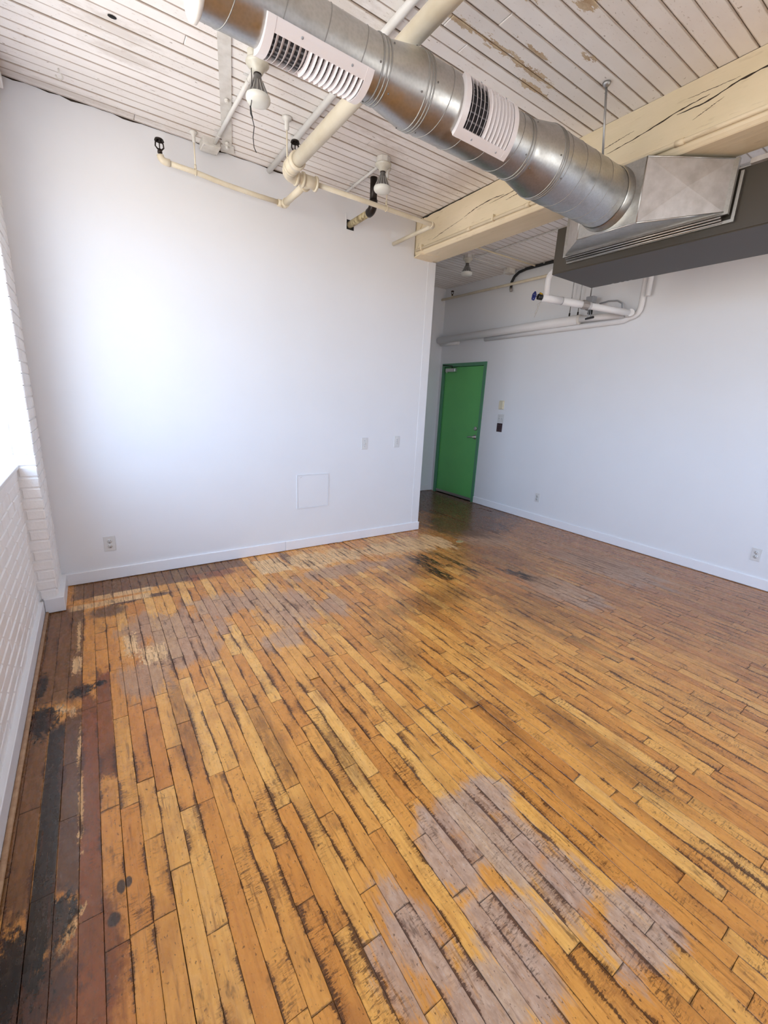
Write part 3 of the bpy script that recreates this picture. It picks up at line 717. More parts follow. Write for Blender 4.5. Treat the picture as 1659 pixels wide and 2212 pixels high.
ap = empty('access_panel', (2.012, 0, .58)); tag(ap, 'square white access hatch flush in the lower white wall', 'panel')
m_ = MB(); a0, a1, z0, z1 = 1.845, 2.181, .414, .747; e_ = .006
for q in ((a0, a1, z0, z0+e_), (a0, a1, z1-e_, z1), (a0, a0+e_, z0+e_, z1-e_), (a1-e_, a1, z0+e_, z1-e_)): m_.box(q[0], q[1], -.0065, 0, q[2], q[3])
m_.build('frame', 'wall_paint', ap)
MB().cbox(a0+e_+.0015, a1-e_-.0045, -.0035, 0, z0+e_+.0015, z1-e_-.0015, .001, 1, -1).build('hatch', 'wall_paint', ap)
MB().tube([(a0+.035, -.005, z1-.028), (a0+.05, -.005, z1-.024)], .0025, 6).build('latch', 'plastic_white', ap)

o = MB().lathe((3.518, -.575, -.0005), (0, 0, 1), [(0, 0), (.040, 0), (.040, .003), (.034, .005), (.030, .004), (0, .004)], 28)
o.v = [(3.518+(p[0]-3.518)*1.25, -.575+(p[1]+.575)*.85, p[2]) for p in o.v]
fp = empty('floor_plate', (3.518, -.575, 0)); tag(fp, 'small oval pale metal cover plate let into the floor', 'floor plate')
o.build('cover', 'brass_old', fp)
for dx in (-.03, .03): MB().lathe((3.518+dx, -.575, .0032), (0, 0, 1), [(0, 0), (.005, 0), (.004, .002), (0, .002)], 10).build('screw', 'iron_dark', fp)

# ------------------------------------------------------------------ DUCT
DY, DZc = -2.05, 2.694
R1, R2, R3 = .0985, .1235, .153
def C2(x, r, ph): return (x, DY+r*cos(ph), DZc+r*sin(ph))
dt = empty('air_duct', (1.9, DY, DZc)); tag(dt, 'long round galvanised spiral duct under the ceiling, widening towards the grey unit', 'duct')
def section(xa, xb, r, pitch, ph0):
    n_ = 48; sg = MB(); sg.lathe((xa, DY, DZc), (1, 0, 0), [(r, 0), (r, xb-xa)], n_)
    s_ = sg.build('duct_section', 'galvanised', dt)
    turns = (xb-xa)/pitch; k = int(turns*40); path = []
    for i in range(k+1):
        t = i/k; g = ph0-2*pi*turns*t; path.append(C2(xa+(xb-xa)*t, r, g))
    MB().tube(path, .0019, 6).build('seam', 'seam_metal', s_)
    return s_
section(.69, 1.335, R1, .145, 1.2)
section(1.485, 2.150, R2, .145, 2.5)
section(2.315, 2.965, R3, .122, .4)
for xa, xb, ra, rb in ((1.335, 1.485, R1, R2), (2.150, 2.315, R2, R3)):
    MB().lathe((xa, DY, DZc), (1, 0, 0), [(ra+.001, -.035), (ra+.001, .0), (ra+.001, .006), (rb+.001, xb-xa-.006), (rb+.001, xb-xa+.035)], 48).build('reducer', 'galvanised', dt)
for xx, r in ((1.300, R1), (1.318, R1), (1.333, R1), (1.490, R2), (1.508, R2), (1.521, R2), (2.118, R2), (2.135, R2), (2.318, R3), (2.332, R3), (2.347, R3), (2.925, R3)):
    path = [C2(xx, r+.001, 2*pi*i/48) for i in range(49)]
    MB().tube(path, .0032, 8, cap=False).build('bead', 'seam_metal', dt)
MB().lathe((2.915, DY, DZc), (1, 0, 0), [(R3+.002, 0), (R3+.006, .01), (R3+.006, .035), (R3+.012, .05), (R3+.013, .0525)], 48).build('collar', 'galvanised', dt)
cp = MB().lathe((.662, DY, DZc), (1, 0, 0), [(0, 0), (R1+.004, 0), (R1+.013, .006), (R1+.013, .022), (R1+.002, .028)], 48).build('end_cap', 'cap_insulation', dt)
for xx, r, k0 in ((1.287, R1, .3), (1.350, R1+.003, 1.0), (1.470, R2, .5), (1.535, R2, .1), (2.105, R2, .6), (2.165, R2+.003, .9), (2.300, R3, .2), (2.362, R3, .7), (.715, R1, .8)):
    for k in range(4):
        g = k0+k*pi/2; c_ = C2(xx, r, g); d = (0, cos(g), sin(g))
        if cos(g) > .8 and sin(g) > .3: continue
        MB().lathe(c_, d, [(0, -.001), (.0036, -.001), (.0033, .002), (.0015, .003), (0, .003)], 8).build('screw', 'screw_zinc', dt)
# hanger rod and strap from ceiling
MB().tube([(2.768, DY-.02, H-.004), (2.80, DY-.02, 3.02), (2.862, DY-.005, DZc+R3-.002)], .006, 8).build('hanger_rod', 'rod_zinc', dt)
MB().lathe((2.768, DY-.02, H-.001), (0, 0, -1), [(0, 0), (.022, 0), (.020, .008), (.009, .020), (0, .020)], 12).build('ceiling_anchor', 'rod_zinc', dt)

def register(x0, x1, ph_a, ph_b, r, nblade, nthin, edge_s, edge_e, tilt_thin, tilt_w, wtop, wbot):
    """saddle register: frame follows duct, ph in degrees from ph_a to ph_b (increasing)"""
    rg = None; seg = 18; ro = r+.017; m_ = MB()
    pa, pb = radians(ph_a), radians(ph_b)
    def strip(xa, xb, p0, p1, rr, rin, k=seg):
        vs = []; fs = []
        for i in range(k+1):
            g = p0+(p1-p0)*i/k
            for xx, rad in ((xa, rin), (xa, rr), (xb, rr), (xb, rin)): vs.append(C2(xx, rad, g))
        for i in range(k):
            for j in range(4): a = i*4+j; b2 = i*4+(j+1) % 4; fs.append((a, b2, b2+4, a+4))
        fs += [(0, 3, 2, 1), (k*4, k*4+1, k*4+2, k*4+3)]
        m_.add(vs, fs, False)
    ew = .028; wt = wtop/r; wb_ = wbot/r
    strip(x0, x0+ew, pa, pb, ro, r-.002); strip(x1-ew, x1, pa, pb, ro, r-.002)
    strip(x0+ew, x1-ew, pa, pa+wt, ro-.001, r-.002, 6); strip(x0+ew, x1-ew, pb-wb_, pb, ro-.001, r-.002, 6)
    rg = m_.build('air_register', 'register_paint', dt)
    p0, p1 = pa+wt, pb-wb_
    # dark sheet over the duct, painted as the shaded cavity behind the blades
    bk = MB(); vs = []; fs = []; k = 14
    for i in range(k+1):
        g = p0+(p1-p0)*i/k
        for xx in (x0+ew, x1-ew): vs.append(C2(xx, r+.0022, g))
    for i in range(k): fs.append((2*i, 2*i+1, 2*i+3, 2*i+2))
    bk.add(vs, fs, True); bk.build('painted_cavity', 'cavity_shade', rg)
    # cross vanes inside (run along the duct)
    for i in range(1, 6):
        g = p0+(p1-p0)*i/6
        vs = [C2(x0+ew, r+.003, g-.022), C2(x1-ew, r+.003, g-.022), C2(x1-ew, r+.0052, g+.022), C2(x0+ew, r+.0052, g+.022)]
        MB().add(vs+[(v[0], v[1], v[2]-.0006) for v in vs], [(0, 1, 2, 3), (7, 6, 5, 4)]).build('vane', 'vane_grey', rg)
    span = x1-x0-2*ew
    for i in range(nblade):
        xc = x0+ew+span*(i+.5)/nblade; tl = tilt_thin if i < nthin else tilt_w
        dpt = .011; dx = tan_(tl)*dpt; th = .0009; ww = .0
        vs = []; fs = []; k = 12
        half = span/nblade*.27
        for j in range(k+1):
            g = p0+(p1-p0)*j/k
            if i < nthin:
                q = [(xc-th, ro-.001), (xc+th, ro-.001), (xc+dx+th, r+.0045), (xc+dx-th, r+.0045)]
            else:
                q = [(xc-half, r+.0046), (xc-half+.0016, r+.0040), (xc+half, ro-.0012), (xc+half-.0016, ro-.0005)]
            for xx, rad in q: vs.append(C2(xx, rad, g))
        for j in range(k):
            for a_ in range(4): a = j*4+a_; b2 = j*4+(a_+1) % 4; fs.append((a, b2, b2+4, a+4))
        fs += [(0, 3, 2, 1), (k*4, k*4+1, k*4+2, k*4+3)]
        MB().add(vs, fs).build('blade', 'register_paint', rg)
    for fx in (.3, .78):
        for g in (pa+wt*.45, pb-wb_*.45):
            MB().lathe(C2(x0+(x1-x0)*fx, ro-.0015, g), (0, cos(g), sin(g)), [(0, 0), (.0045, 0), (.004, .0015), (0, .002)], 10).build('screw', 'plastic_grey', rg)
    return rg
from math import tan as tan_
register(.868, 1.262, 214, 300, R1, 17, 6, 0, 0, .75, -.9, .034, .006)
register(1.672, 1.992, 146, 240, R2, 12, 5, 0, 0, .6, -.9, .006, .034)

# ------------------------------------------------------------------ plenum and grey unit
UX0, UX1, UZ0, UZ1, UY1, UY0 = 3.40, 3.955, 2.488, 2.806, -1.405, -3.35
un = empty('air_handler', ((UX0+UX1)/2, -2.3, UZ0)); tag(un, 'large dark grey metal air handling unit hanging near the ceiling', 'air handler')
MB().cbox(UX0, UX1, UY0, UY1, UZ0+.004, UZ1, .004, 0, -1).build('casing', 'unit_paint', un)
MB().cbox(UX0+.002, UX1-.002, UY0+.002, UY1-.002, UZ0, UZ0+.004, .001, 2, -1).build('bottom_panel', 'unit_paint', un)
MB().box(UX0-.03, UX0, -3.3, -2.60, UZ1-.004, UZ1+.020).build('mounting_rail', 'galvanised_dull', un)
r_ = random.Random(4)
for k, yy in enumerate((-1.60, -1.66, -1.70, -1.745)):
    pts = [(UX1-.004+r_.uniform(-.02, -.002), yy+.022*cos(g)*r_.uniform(.6, 1.1), UZ0-.0006) for g in [i*pi/4 for i in range(8)]]
    pts = [(UX1-.010+.007*sin(i*pi/4)*r_.uniform(.5, 1.2), yy+.016*cos(i*pi/4)*r_.uniform(.5, 1.1), UZ0-.0006) for i in range(8)]
    MB().poly(pts, (0, 0, .0005)).build('paint_chip', 'unit_chip', un)
for y in (-1.50, -3.2):
    for xx in (UX0+.12, UX1-.12): MB().cyl((xx, y, UZ1), (xx, y, H+.004), .005, 8).build('hanger_rod', 'rod_zinc', un)

pl = empty('duct_plenum', (3.2, DY, 2.68)); tag(pl, 'boxy galvanised sheet-metal plenum joining the round duct to the grey unit', 'plenum')
A = {'sx': 2.970, 'y0': -2.252, 'y1': -1.885, 'z0': 2.520, 'z1': 2.8425, 'fx': 3.345, 'Y0': -2.535, 'Y1': -1.545, 'Z0': 2.585, 'Z1': 2.842}
th = .0015
def panel(pts, nrm, mat, name, crease=0):
    pts = [Vector(p) for p in pts]; c_ = sum(pts, Vector())/4; nrm = Vector(nrm).normalized()
    c_ = c_+nrm*crease; vs = pts+[c_]+[p-nrm*.0015 for p in pts]+[c_-nrm*.0015]
    fs = [(0, 1, 4), (1, 2, 4), (2, 3, 4), (3, 0, 4), (6, 5, 9), (7, 6, 9), (8, 7, 9), (5, 8, 9), (0, 5, 6, 1), (1, 6, 7, 2), (2, 7, 8, 3), (3, 8, 5, 0)]
    return MB().add(vs, fs).build(name, mat, pl)
s_, f_ = A['sx'], A['fx']
near = [(s_, A['y0'], A['z1']), (s_, A['y0'], A['z0']), (f_, A['Y0'], A['Z0']), (f_, A['Y0'], A['Z1'])]
farp = [(s_, A['y1'], A['z1']), (f_, A['Y1'], A['Z1']), (f_, A['Y1'], A['Z0']), (s_, A['y1'], A['z0'])]
bot = [(s_, A['y0'], A['z0']), (s_, A['y1'], A['z0']), (f_, A['Y1'], A['Z0']), (f_, A['Y0'], A['Z0'])]
top = [(s_, A['y0'], A['z1']), (f_, A['Y0'], A['Z1']), (f_, A['Y1'], A['Z1']), (s_, A['y1'], A['z1'])]
panel(near, (-.6, -1, 0), 'galvanised_dull', 'side_panel', .018); panel(farp, (-.6, 1, 0), 'galvanised_dull', 'side_panel', .004)
panel(bot, (0, 0, -1), 'galvanised', 'bottom_panel', .002); panel(top, (0, 0, 1), 'galvanised', 'top_panel', .0)
spf = [(s_-.0016, A['y0'], A['z0']), (s_-.0016, A['y1'], A['z0']), (s_-.0016, A['y1'], A['z1']), (s_-.0016, A['y0'], A['z1'])]
panel(spf, (-1, 0, 0), 'galvanised', 'spigot_face', 0)
# folded corner seams
for p, q in ((near[0], near[1]), (near[0], near[3]), (near[1], near[2]), (farp[0], farp[3]), (farp[3], farp[2]), (spf[0], spf[1]), (near[3], near[2])):
    MB().tube([p, q], .0042, 6).build('corner_seam', 'galvanised', pl)
# flange frame against the unit, then a slip rail
def frame(xa, xb, ya, yb, za, zb, w_, name, mat, sides='btlr'):
    m_ = MB()
    if 'b' in sides: m_.box(xa, xb, ya, yb, za, za+w_)
    if 't' in sides: m_.box(xa, xb, ya, yb, zb-w_, zb)
    if 'l' in sides: m_.box(xa, xb, yb-w_, yb, za+w_, zb-w_)
    if 'r' in sides: m_.box(xa, xb, ya, ya+w_, za+w_, zb-w_)
    return m_.build(name, mat, pl)
frame(f_-.004, f_+.018, A['Y0']-.022, A['Y1']+.018, A['Z0']-.014, A['Z1'], .030, 'flange', 'galvanised')
frame(f_+.030, f_+.0545, A['Y0']-.045, A['Y1']+.006, A['Z0']-.050, 2.800, .016, 'outer_flange', 'galvanised', 'br')
m_ = MB(); m_.box(f_+.018, f_+.0545, A['Y0']+.03, A['Y1']-.01, A['Z0']+.03, A['Z1']-.04); m_.build('connector', 'black_rubber', pl)
for zz, xx in ((A['Z0']-.020, f_+.004), (A['Z0']-.031, f_+.016), (A['Z0']-.040, f_+.030)):
    MB().tube([(xx, A['Y0']+.01, zz), (xx, A['Y1']+.0, zz)], .0058, 8).build('drive_rail', 'galvanised', pl)

# ------------------------------------------------------------------ sprinkler pipes
ZS = 2.915; XM = 1.530; YT = -.590
CR = 'cream_paint'
sm = empty('sprinkler_pipe', (XM, -1.5, ZS)); tag(sm, 'cream sprinkler main with elbow and tee crossing above the round duct', 'pipe')
MB().tube([(XM, YR+.002, ZS+.01), (XM, -3.0, ZS+.005), (XM, YT-.13, ZS)], .040, 20).build('main_pipe', CR, sm)
# reducer coupling + elbow
MB().lathe((XM, YT-.22, ZS), (0, 1, 0), [(.041, 0), (.053, .002), (.053, .028), (.046, .032), (.046, .075), (.050, .078), (.050, .10), (.042, .102)], 22).build('coupling', CR, sm)
el = arc((XM, YT-.10, ZS), (XM, YT, ZS), (XM+.085, YT, ZS), 8)
MB().tube([(XM, YT-.13, ZS)]+el, [.040]+[.043]*len(el), 18).build('elbow', CR, sm)
MB().lathe((XM, YT-.115, ZS), (0, 1, 0), [(.040, 0), (.050, .001), (.050, .020), (.042, .021)], 20).build('elbow_ring', CR, sm)
MB().lathe((XM+.07, YT, ZS), (1, 0, 0), [(.036, 0), (.049, .001), (.049, .018), (.036, .019)], 20).build('elbow_ring', CR, sm)
XT = 1.700
MB().cyl((XM+.08, YT, ZS), (XT-.03, YT, ZS), .033, 18).build('short_pipe', CR, sm)
MB().cyl((XT-.05, YT, ZS), (XT+.06, YT, ZS), .038, 18).tube([(XT, YT, ZS), (XT, YT+.07, ZS)], .033, 16).build('tee', CR, sm)
for xx in (XT-.052, XT+.045): MB().lathe((xx, YT, ZS), (1, 0, 0), [(.030, 0), (.046, .001), (.046, .015), (.030, .016)], 20).build('tee_ring', CR, sm)
MB().lathe((XT, YT+.055, ZS), (0, 1, 0), [(.025, 0), (.040, .001), (.040, .014), (.025, .015)], 20).build('tee_ring', CR, sm)
XB, YP = 2.835, -.130
br = empty('sprinkler_pipe', (2.2, YT, ZS)); tag(br, 'thin cream sprinkler branch with an elbow running right from the tee to the beam', 'pipe')
MB().tube([(XT+.058, YT, ZS), (2.2, YT+.005, ZS+.004), (XB-.02, YT, ZS)]+arc((XB-.02, YT, ZS), (XB, YT, ZS), (XB, YT+.02, ZS), 4)+[(XB, -.002, ZS)], .0165, 14).build('run', CR, br)
MB().tube(arc((XB-.03, YT, ZS), (XB, YT, ZS), (XB, YT+.03, ZS), 5), .0225, 12).build('elbow', CR, br)
bx_ = empty('sprinkler_pipe', (XT, -.3, ZS)); tag(bx_, 'thin cream sprinkler branch along the white wall, left of the tee', 'pipe')
MB().tube([(XT, YT+.068, ZS), (XT, YP-.02, ZS)], .024, 16).build('short_run', CR, bx_)
MB().tube([(XT, YP-.05, ZS), (XT, YP-.002, ZS), (XT-.002, YP, ZS), (XT-.05, YP, ZS)], [.030, .030, .027, .024], 14).build('elbow', CR, bx_)
MB().tube([(XT-.04, YP, ZS+.003), (1.5, YP, ZS+.004), (1.25, YP, ZS+.013), (1.06, YP, ZS+.030), (.875, YP, ZS+.036)], .0165, 14).build('run', CR, bx_)
MB().tube([(.90, YP, ZS+.036)]+arc((.875, YP, ZS+.036), (.845, YP, ZS+.036), (.842, YP, ZS+.066), 5), .022, 14).build('elbow', CR, bx_)
def sprinkler(pipe, x, y, z, s=1.0, mat='iron_dark', up_=1):
    t = empty('sprinkler_head', (x, y, z), pipe); t['label'] = 'dark metal sprinkler head'
    MB().lathe((x, y, z), (0, 0, up_), [(0, 0), (.013*s, 0), (.013*s, .012*s), (.009*s, .015*s), (.009*s, .022*s)], 10).build('base', mat, t)
    m_ = MB()
    for sg in (-1, 1):
        m_.tube([(x+sg*.009*s, y, z+up_*.018*s), (x+sg*.022*s, y, z+up_*.032*s), (x+sg*.020*s, y, z+up_*.050*s), (x+sg*.004*s, y, z+up_*.066*s)], .0042*s, 7)
    m_.build('yoke', mat, t)
    MB().cyl((x, y, z+up_*.02*s), (x, y, z+up_*.05*s), .003*s, 8).build('fusible_link', mat, t)
    MB().lathe((x, y, z+up_*.064*s), (0, 0, up_), [(0, 0), (.024*s, .0), (.026*s, -.004*s), (.022*s, .006*s), (0, .007*s)], 14).build('deflector', mat, t)
sprinkler(bx_, .842, YP, ZS+.075, 1.15)
sprinkler(sm, XM+.0, -.765, ZS+.040, 1.10)
def hanger(label, x, y, z0, big_=1.0, group=None):
    t = empty('pipe_hanger', (x, y, H)); tag(t, label, 'hanger')
    MB().cyl((x, y, H-.001), (x, y, z0+.02), .0045, 8).build('rod', CR, t)
    MB().lathe((x, y, H-.001), (0, 0, -1), [(0, 0), (.026, 0), (.024, .010), (.011, .024), (.011, .060), (.006, .064), (0, .064)], 12).build('ceiling_flange', 'box_white', t)
    m_ = MB().tube([Vector((x, y, z0))+Vector((0, cos(g), sin(g)))*.0200*big_ for g in [i*pi/7 for i in range(15)]], .003, 6, cap=False)
    m_.build('ring', CR, t); MB().cyl((x, y, z0+.019*big_), (x, y, z0+.045*big_), .008, 8).build('nut', CR, t)
hanger('cream hanger rod holding the thin pipe beside the ceiling junction box', 1.06, YP, ZS+.030)
hanger('cream hanger rod holding the branch pipe beneath the middle lamp', 2.352, YT, ZS+.003)
# main-pipe hanger with bigger ring
t = empty('pipe_hanger', (XM-.035, YT-.07, H)); tag(t, 'cream hanger rod holding the thick main pipe at its elbow', 'hanger')
MB().cyl((XM-.02, YT-.09, H-.001), (XM-.02, YT-.09, ZS+.045), .005, 8).build('rod', CR, t)
MB().lathe((XM-.02, YT-.09, H-.001), (0, 0, -1), [(0, 0), (.034, 0), (.030, .010), (.014, .02), (.014, .062), (.007, .068), (0, .068)], 12).build('ceiling_flange', 'box_white', t)

# dark drain pipe into the wall
dp = empty('drain_pipe', (2.36, -.35, 2.96)); tag(dp, 'dark drain pipe dropping from the ceiling and turning into the white wall', 'pipe')
MB().cyl((2.345, -.405, H+.004), (2.350, -.400, 3.02), .029, 16).build('down_pipe', 'iron_dark', dp)
MB().tube(arc((2.350, -.400, 3.03), (2.352, -.405, 2.958), (2.354, -.33, 2.960), 8), .034, 16).build('elbow', 'iron_dark', dp)
MB().tube([(2.354, -.335, 2.960), (2.358, -.001, 2.962)], .027, 16).build('run', 'pipe_rusty', dp)
MB().box(2.322, 2.400, -.0016, .0, 2.925, 3.000).build('wall_hole', 'black_gap', dp)
for q in ((2.318, 2.326, 2.925, 3.045), ): MB().box(q[0], q[1], -.004, 0, q[2], q[3]).build('plaster_edge', 'wall_paint', dp)

# ------------------------------------------------------------------ lamps
def lamp(label, x, y, s=1.0, box='box_white', wire=False):
    t = empty('ceiling_lamp', (x, y, H)); tag(t, label, 'lamp')
    MB().lathe((x, y, H-.001), (0, 0, -1), [(0, 0), (.052, 0), (.052, .036), (.046, .040), (0, .040)], 8, smooth=False).build('junction_box', box, t)
    MB().lathe((x, y, H-.040), (0, 0, -1), [(.0, 0), (.058, 0), (.060, .006), (.052, .016), (.034, .026), (.028, .044), (.024, .048), (0, .048)], 24).build('lamp_holder', 'porcelain', t)
    z = H-.088
    MB().lathe((x, y, z), (0, 0, -1), [(.0, 0), (.0205, 0), (.0205, .005), (0, .005)], 16).build('gasket', 'iron_dark', t)
    prof = [(.018, .004), (.020, .018), (.027, .036), (.039, .062), (.052, .088), (.059, .100), (.059, .103)]
    bd = MB().lathe((x, y, z), (0, 0, -1), [(a*s, b) for a, b in prof], 24).build('bulb', 'bulb_grey', t)
    fin = MB()
    for k in range(16):
        g = 2*pi*k/16; d = Vector((cos(g), sin(g), 0)); pth = [Vector((x, y, z-b))+d*(a*s+.0012) for a, b in prof[2:6]]
        fin.tube(pth, .0022, 5)
    fo = fin.build('fins', 'bulb_fin', bd); fo['kind'] = 'stuff'
    MB().lathe((x, y, z-.100), (0, 0, -1), [(.0615*s, -.002), (.0635*s, .006), (.0630*s, .014), (.057*s, .024), (.040*s, .033), (.02*s, .037), (0, .038)], 28).build('diffuser', 'bulb_glass', bd)
    return t
l1 = lamp('bare reflector bulb in porcelain holder beside the round duct, largest of three', 1.190, -1.085, 1.0, 'porcelain')
lamp('bare reflector bulb over the cream branch pipe, near the dark drain pipe', 2.245, -.690)
lamp('bare reflector bulb beyond the timber beam, smallest of the three', 4.186, .398, 1.08)
# dangling black wire
wp = [(1.150, -1.095, 2.955), (1.142, -1.098, 2.92), (1.150, -1.10, 2.885), (1.160, -1.10, 2.85), (1.152, -1.10, 2.80), (1.156, -1.10, 2.755), (1.168, -1.10, 2.735)]
wp = [(1.153, -1.10, 3.10), (1.150, -1.11, 3.00)]+wp
wr_ = empty('pull_cord', (1.15, -1.1, 3.10)); tag(wr_, 'kinked black cord dangling behind the largest bulb', 'cord')
MB().tube(wp, .0022, 6).build('cord', 'black_rubber', wr_)
MB().tube([(1.143, -1.098, 2.935), (1.145, -1.10, 2.900), (1.153, -1.10, 2.885)], [.004, .005, .003], 6).build('tape', 'black_rubber', wr_)

# ------------------------------------------------------------------ conduits, boxes, strap on the ceiling
def conduit(label, pts, r, mat, clips=(), cat='conduit', name='conduit', nn_=12):
    t = empty(name, pts[0]); tag(t, label, cat)
    MB().tube(pts, r, nn_).build('tube', mat, t)
    for c_ in clips:
        m_ = MB().box(c_[0]-.030, c_[0]+.030, c_[1]-.008, c_[1]+.008, H-.004, H-.001)
        m_.tube([(c_[0]+(r+.0015)*cos(g), c_[1], pts[0][2]+(r+.0015)*sin(g)) for g in [pi+i*pi/8 for i in range(9)]], .003, 6)
        m_.build('clip', mat, t)
    return t
zc = H-.016
conduit('white conduit on the ceiling from the largest bulb to the junction box', [(1.205, -1.03, zc-.006), (1.198, -.133, zc-.006)], .0125, 'pipe_white', [(1.203, -.90), (1.199, -.25)])
conduit('thick white conduit on the ceiling running beside the cream main pipe', [(1.640, -3.4, H-.022), (1.626, -1.6, H-.022), (1.630, -.004, H-.022)], .019, 'pipe_white', [(1.628, -1.55), (1.628, -.52)])
conduit('short white conduit on the ceiling from the middle bulb to the wall', [(2.262, -.640, zc), (2.276, -.004, zc)], .010, 'pipe_white', [(2.27, -.20)])
conduit('thin conduit on the ceiling beyond the beam from the smallest bulb', [(4.235, .400, H-.012), (4.93, .410, H-.012)], .007, 'pipe_white', [(4.32, .402), (4.80, .41)], nn_=8)
conduit('thin cream conduit crossing the ceiling beyond the beam', [(3.398, .10, H-.031), (4.06, .078, H-.031), (4.98, .050, H-.031)], .009, 'beam_paint', nn_=8)
conduit('thin white conduit along the board joint on the far ceiling', [(4.245, -3.0, H-.012), (4.262, -.9, H-.012), (4.295, .27, H-.012), (4.22, .33, H-.012)], .008, 'pipe_white', [(4.288, .05), (4.27, -.7)], nn_=8)
def jbox(label, x0, x1, y0, y1, z0, mat='box_white'):
    t = empty('junction_box', ((x0+x1)/2, (y0+y1)/2, H)); tag(t, label, 'junction box')
    MB().cbox(x0, x1, y0, y1, z0, H-.001, .004, 2, -1).build('body', mat, t)
    MB().box(x0-.003, x1+.003, y0-.003, y1+.003, z0+.010, z0+.014).build('lid_edge', mat, t)
    for a, b in ((x0+.012, y0+.012), (x1-.012, y1-.012)): MB().lathe((a, b, z0+.001), (0, 0, -1), [(0, 0), (.004, 0), (.003, .002), (0, .002)], 8).build('screw', 'plastic_grey', t)
jbox('white painted junction box where the ceiling meets the white wall', 1.120, 1.235, -.130, -.020, H-.050)
jbox('small white junction box at the far ceiling edge by the black cable', 4.885, 5.0, .365, .455, H-.060)
sb = empty('steel_strap', (1.15, -.6, H)); tag(sb, 'flat white steel strap bolted across the ceiling boards', 'strap')
d_ = Vector((1.300-.985, -.03+1.25, 0)).normalized(); n_ = Vector((d_.y, -d_.x, 0))*.033
p0 = Vector((.900, -1.55, H-.007)); p1 = Vector((1.3085, -.028, H-.007))
MB().poly([p0-n_, p1-n_, p1+n_, p0+n_], (0, 0, .0055)).build('strap', 'box_white', sb)
pe = Vector((1.300, -.070, H-.010)); n2_ = n_*1.35
MB().poly([pe-n2_-d_*.055, pe-n2_+d_*.045, pe+n2_+d_*.045, pe+n2_-d_*.055], (0, 0, .003)).build('end_plate', 'box_white', sb)
for q in (-.14, -.085, -.62): 
    c_ = p1+d_*q+Vector((.0, 0, -.003)); MB().lathe(c_, (0, 0, -1), [(0, 0), (.015, 0), (.013, .010), (.009, .014), (0, .014)], 6, smooth=False).build('bolt', 'box_white', sb)
hk = empty('ceiling_hook', (.331, -.277, H)); tag(hk, 'small painted hook in the ceiling boards near the brick pier', 'hook')
MB().tube([(.331, -.277, H-.001), (.331, -.277, H-.020)]+[(.331+.016*sin(g), -.277, H-.036+.016*cos(g)) for g in [i*pi/6 for i in range(10)]], .0035, 8).build('hook', 'ceiling_paint_plain' if 'ceiling_paint_plain' in M else 'box_white', hk)
# dark gaps / lost paint on the ceiling: knot hole
kh = MB().lathe((.562, -.872, H-.0015), (0, 0, 1), [(0, 0), (.012, 0), (.012, .001)], 10); kh.v = [(.562+(v[0]-.562)*1.6, v[1], v[2]) for v in kh.v]
o = kh.build('knot_hole', 'black_gap', ce)

# ------------------------------------------------------------------ door wall pipes
IW = 'insulation_white'
PXW = 4.985
bg_ = empty('insulated_pipe', (PXW, .5, 2.43)); tag(bg_, 'thick white insulated pipe along the wall above the green door', 'pipe')
MB().tube([(PXW, YB-.02, 2.425), (PXW, .2, 2.450), (PXW, -.66, 2.462)], .050, 22).build('thick_run', IW, bg_)
MB().tube([(PXW, -.64, 2.462), (PXW, -1.18, 2.450)]+arc((PXW, -1.18, 2.450), (PXW-.005, -1.25, 2.450), (PXW-.06, -1.26, 2.452), 4), .034, 18).build('thin_run', IW, bg_)
MB().lathe((PXW, -.665, 2.462), (0, 1, 0), [(.033, -.004), (.052, 0), (.052, .012)], 20).build('sleeve_end', 'box_white', bg_)
lw = empty('insulated_pipe', (5.03, -.5, 2.37)); tag(lw, 'white pipe under the thick one, bending up behind the grey unit', 'pipe')
yb_ = -1.30
MB().tube([(5.028, .80, 2.375), (5.028, -.2, 2.388), (5.028, -1.14, 2.400), (5.028, -1.19, 2.42)]+arc((5.028, -1.20, 2.425), (5.028, yb_, 2.43), (5.028, yb_, 2.53), 6)+[(5.028, -1.30, 2.80), (5.028, -1.30, H-.004)], .028, 16).build('run', IW, lw)
MB().cyl((5.030, YB-.03, 2.372), (5.030, YB-.42, 2.374), .030, 14).build('sleeve', IW, lw)
MB().tube([(5.000, yb_-.06, 2.30+.3), (5.000, yb_-.06, H-.004)], .024, 12).build('riser', 'wall_paint', lw)
# unit connection: from unit's end down, tee with valve, across to the wall pipe
un2 = empty('insulated_pipe', (4.02, -.93, 2.5)); tag(un2, 'white insulated pipe from the unit down to the blue-handled valve and across', 'pipe')
ax, ay = 4.08, -.86
MB().tube([(3.93, -1.404, 2.735), (4.03, -1.02, 2.735)]+arc((4.04, -.98, 2.735), (ax, ay, 2.735), (ax, ay, 2.66), 6)+[(ax, ay, 2.535)], .027, 16).build('down_pipe', IW, un2)
q0 = Vector((ax-.015, ay+.035, 2.520)); q1 = Vector((PXW-.055, -1.235, 2.452))
MB().tube([q0, q0.lerp(q1, .22)], .036, 18).build('thick_sleeve', IW, un2)
MB().tube([q0.lerp(q1, .2), q0.lerp(q1, .55)], [.036, .034], 18).build('middle_sleeve', IW, un2)
MB().tube([q0.lerp(q1, .52), q1], .031, 18).build('thin_sleeve', IW, un2)
dd = (q1-q0).normalized()
MB().lathe(q0.lerp(q1, .22), dd, [(.030, -.002), (.0375, 0), (.0375, .004), (.030, .005)], 18).build('band', 'plastic_grey', un2)
mm = q0.lerp(q1, .47); MB().lathe(mm, dd, [(.020, -.02), (.040, -.016), (.044, 0), (.040, .05), (.030, .06)], 9, smooth=False).build('foil_wrap', 'foil_grey', un2)
vv = q0-dd*.03
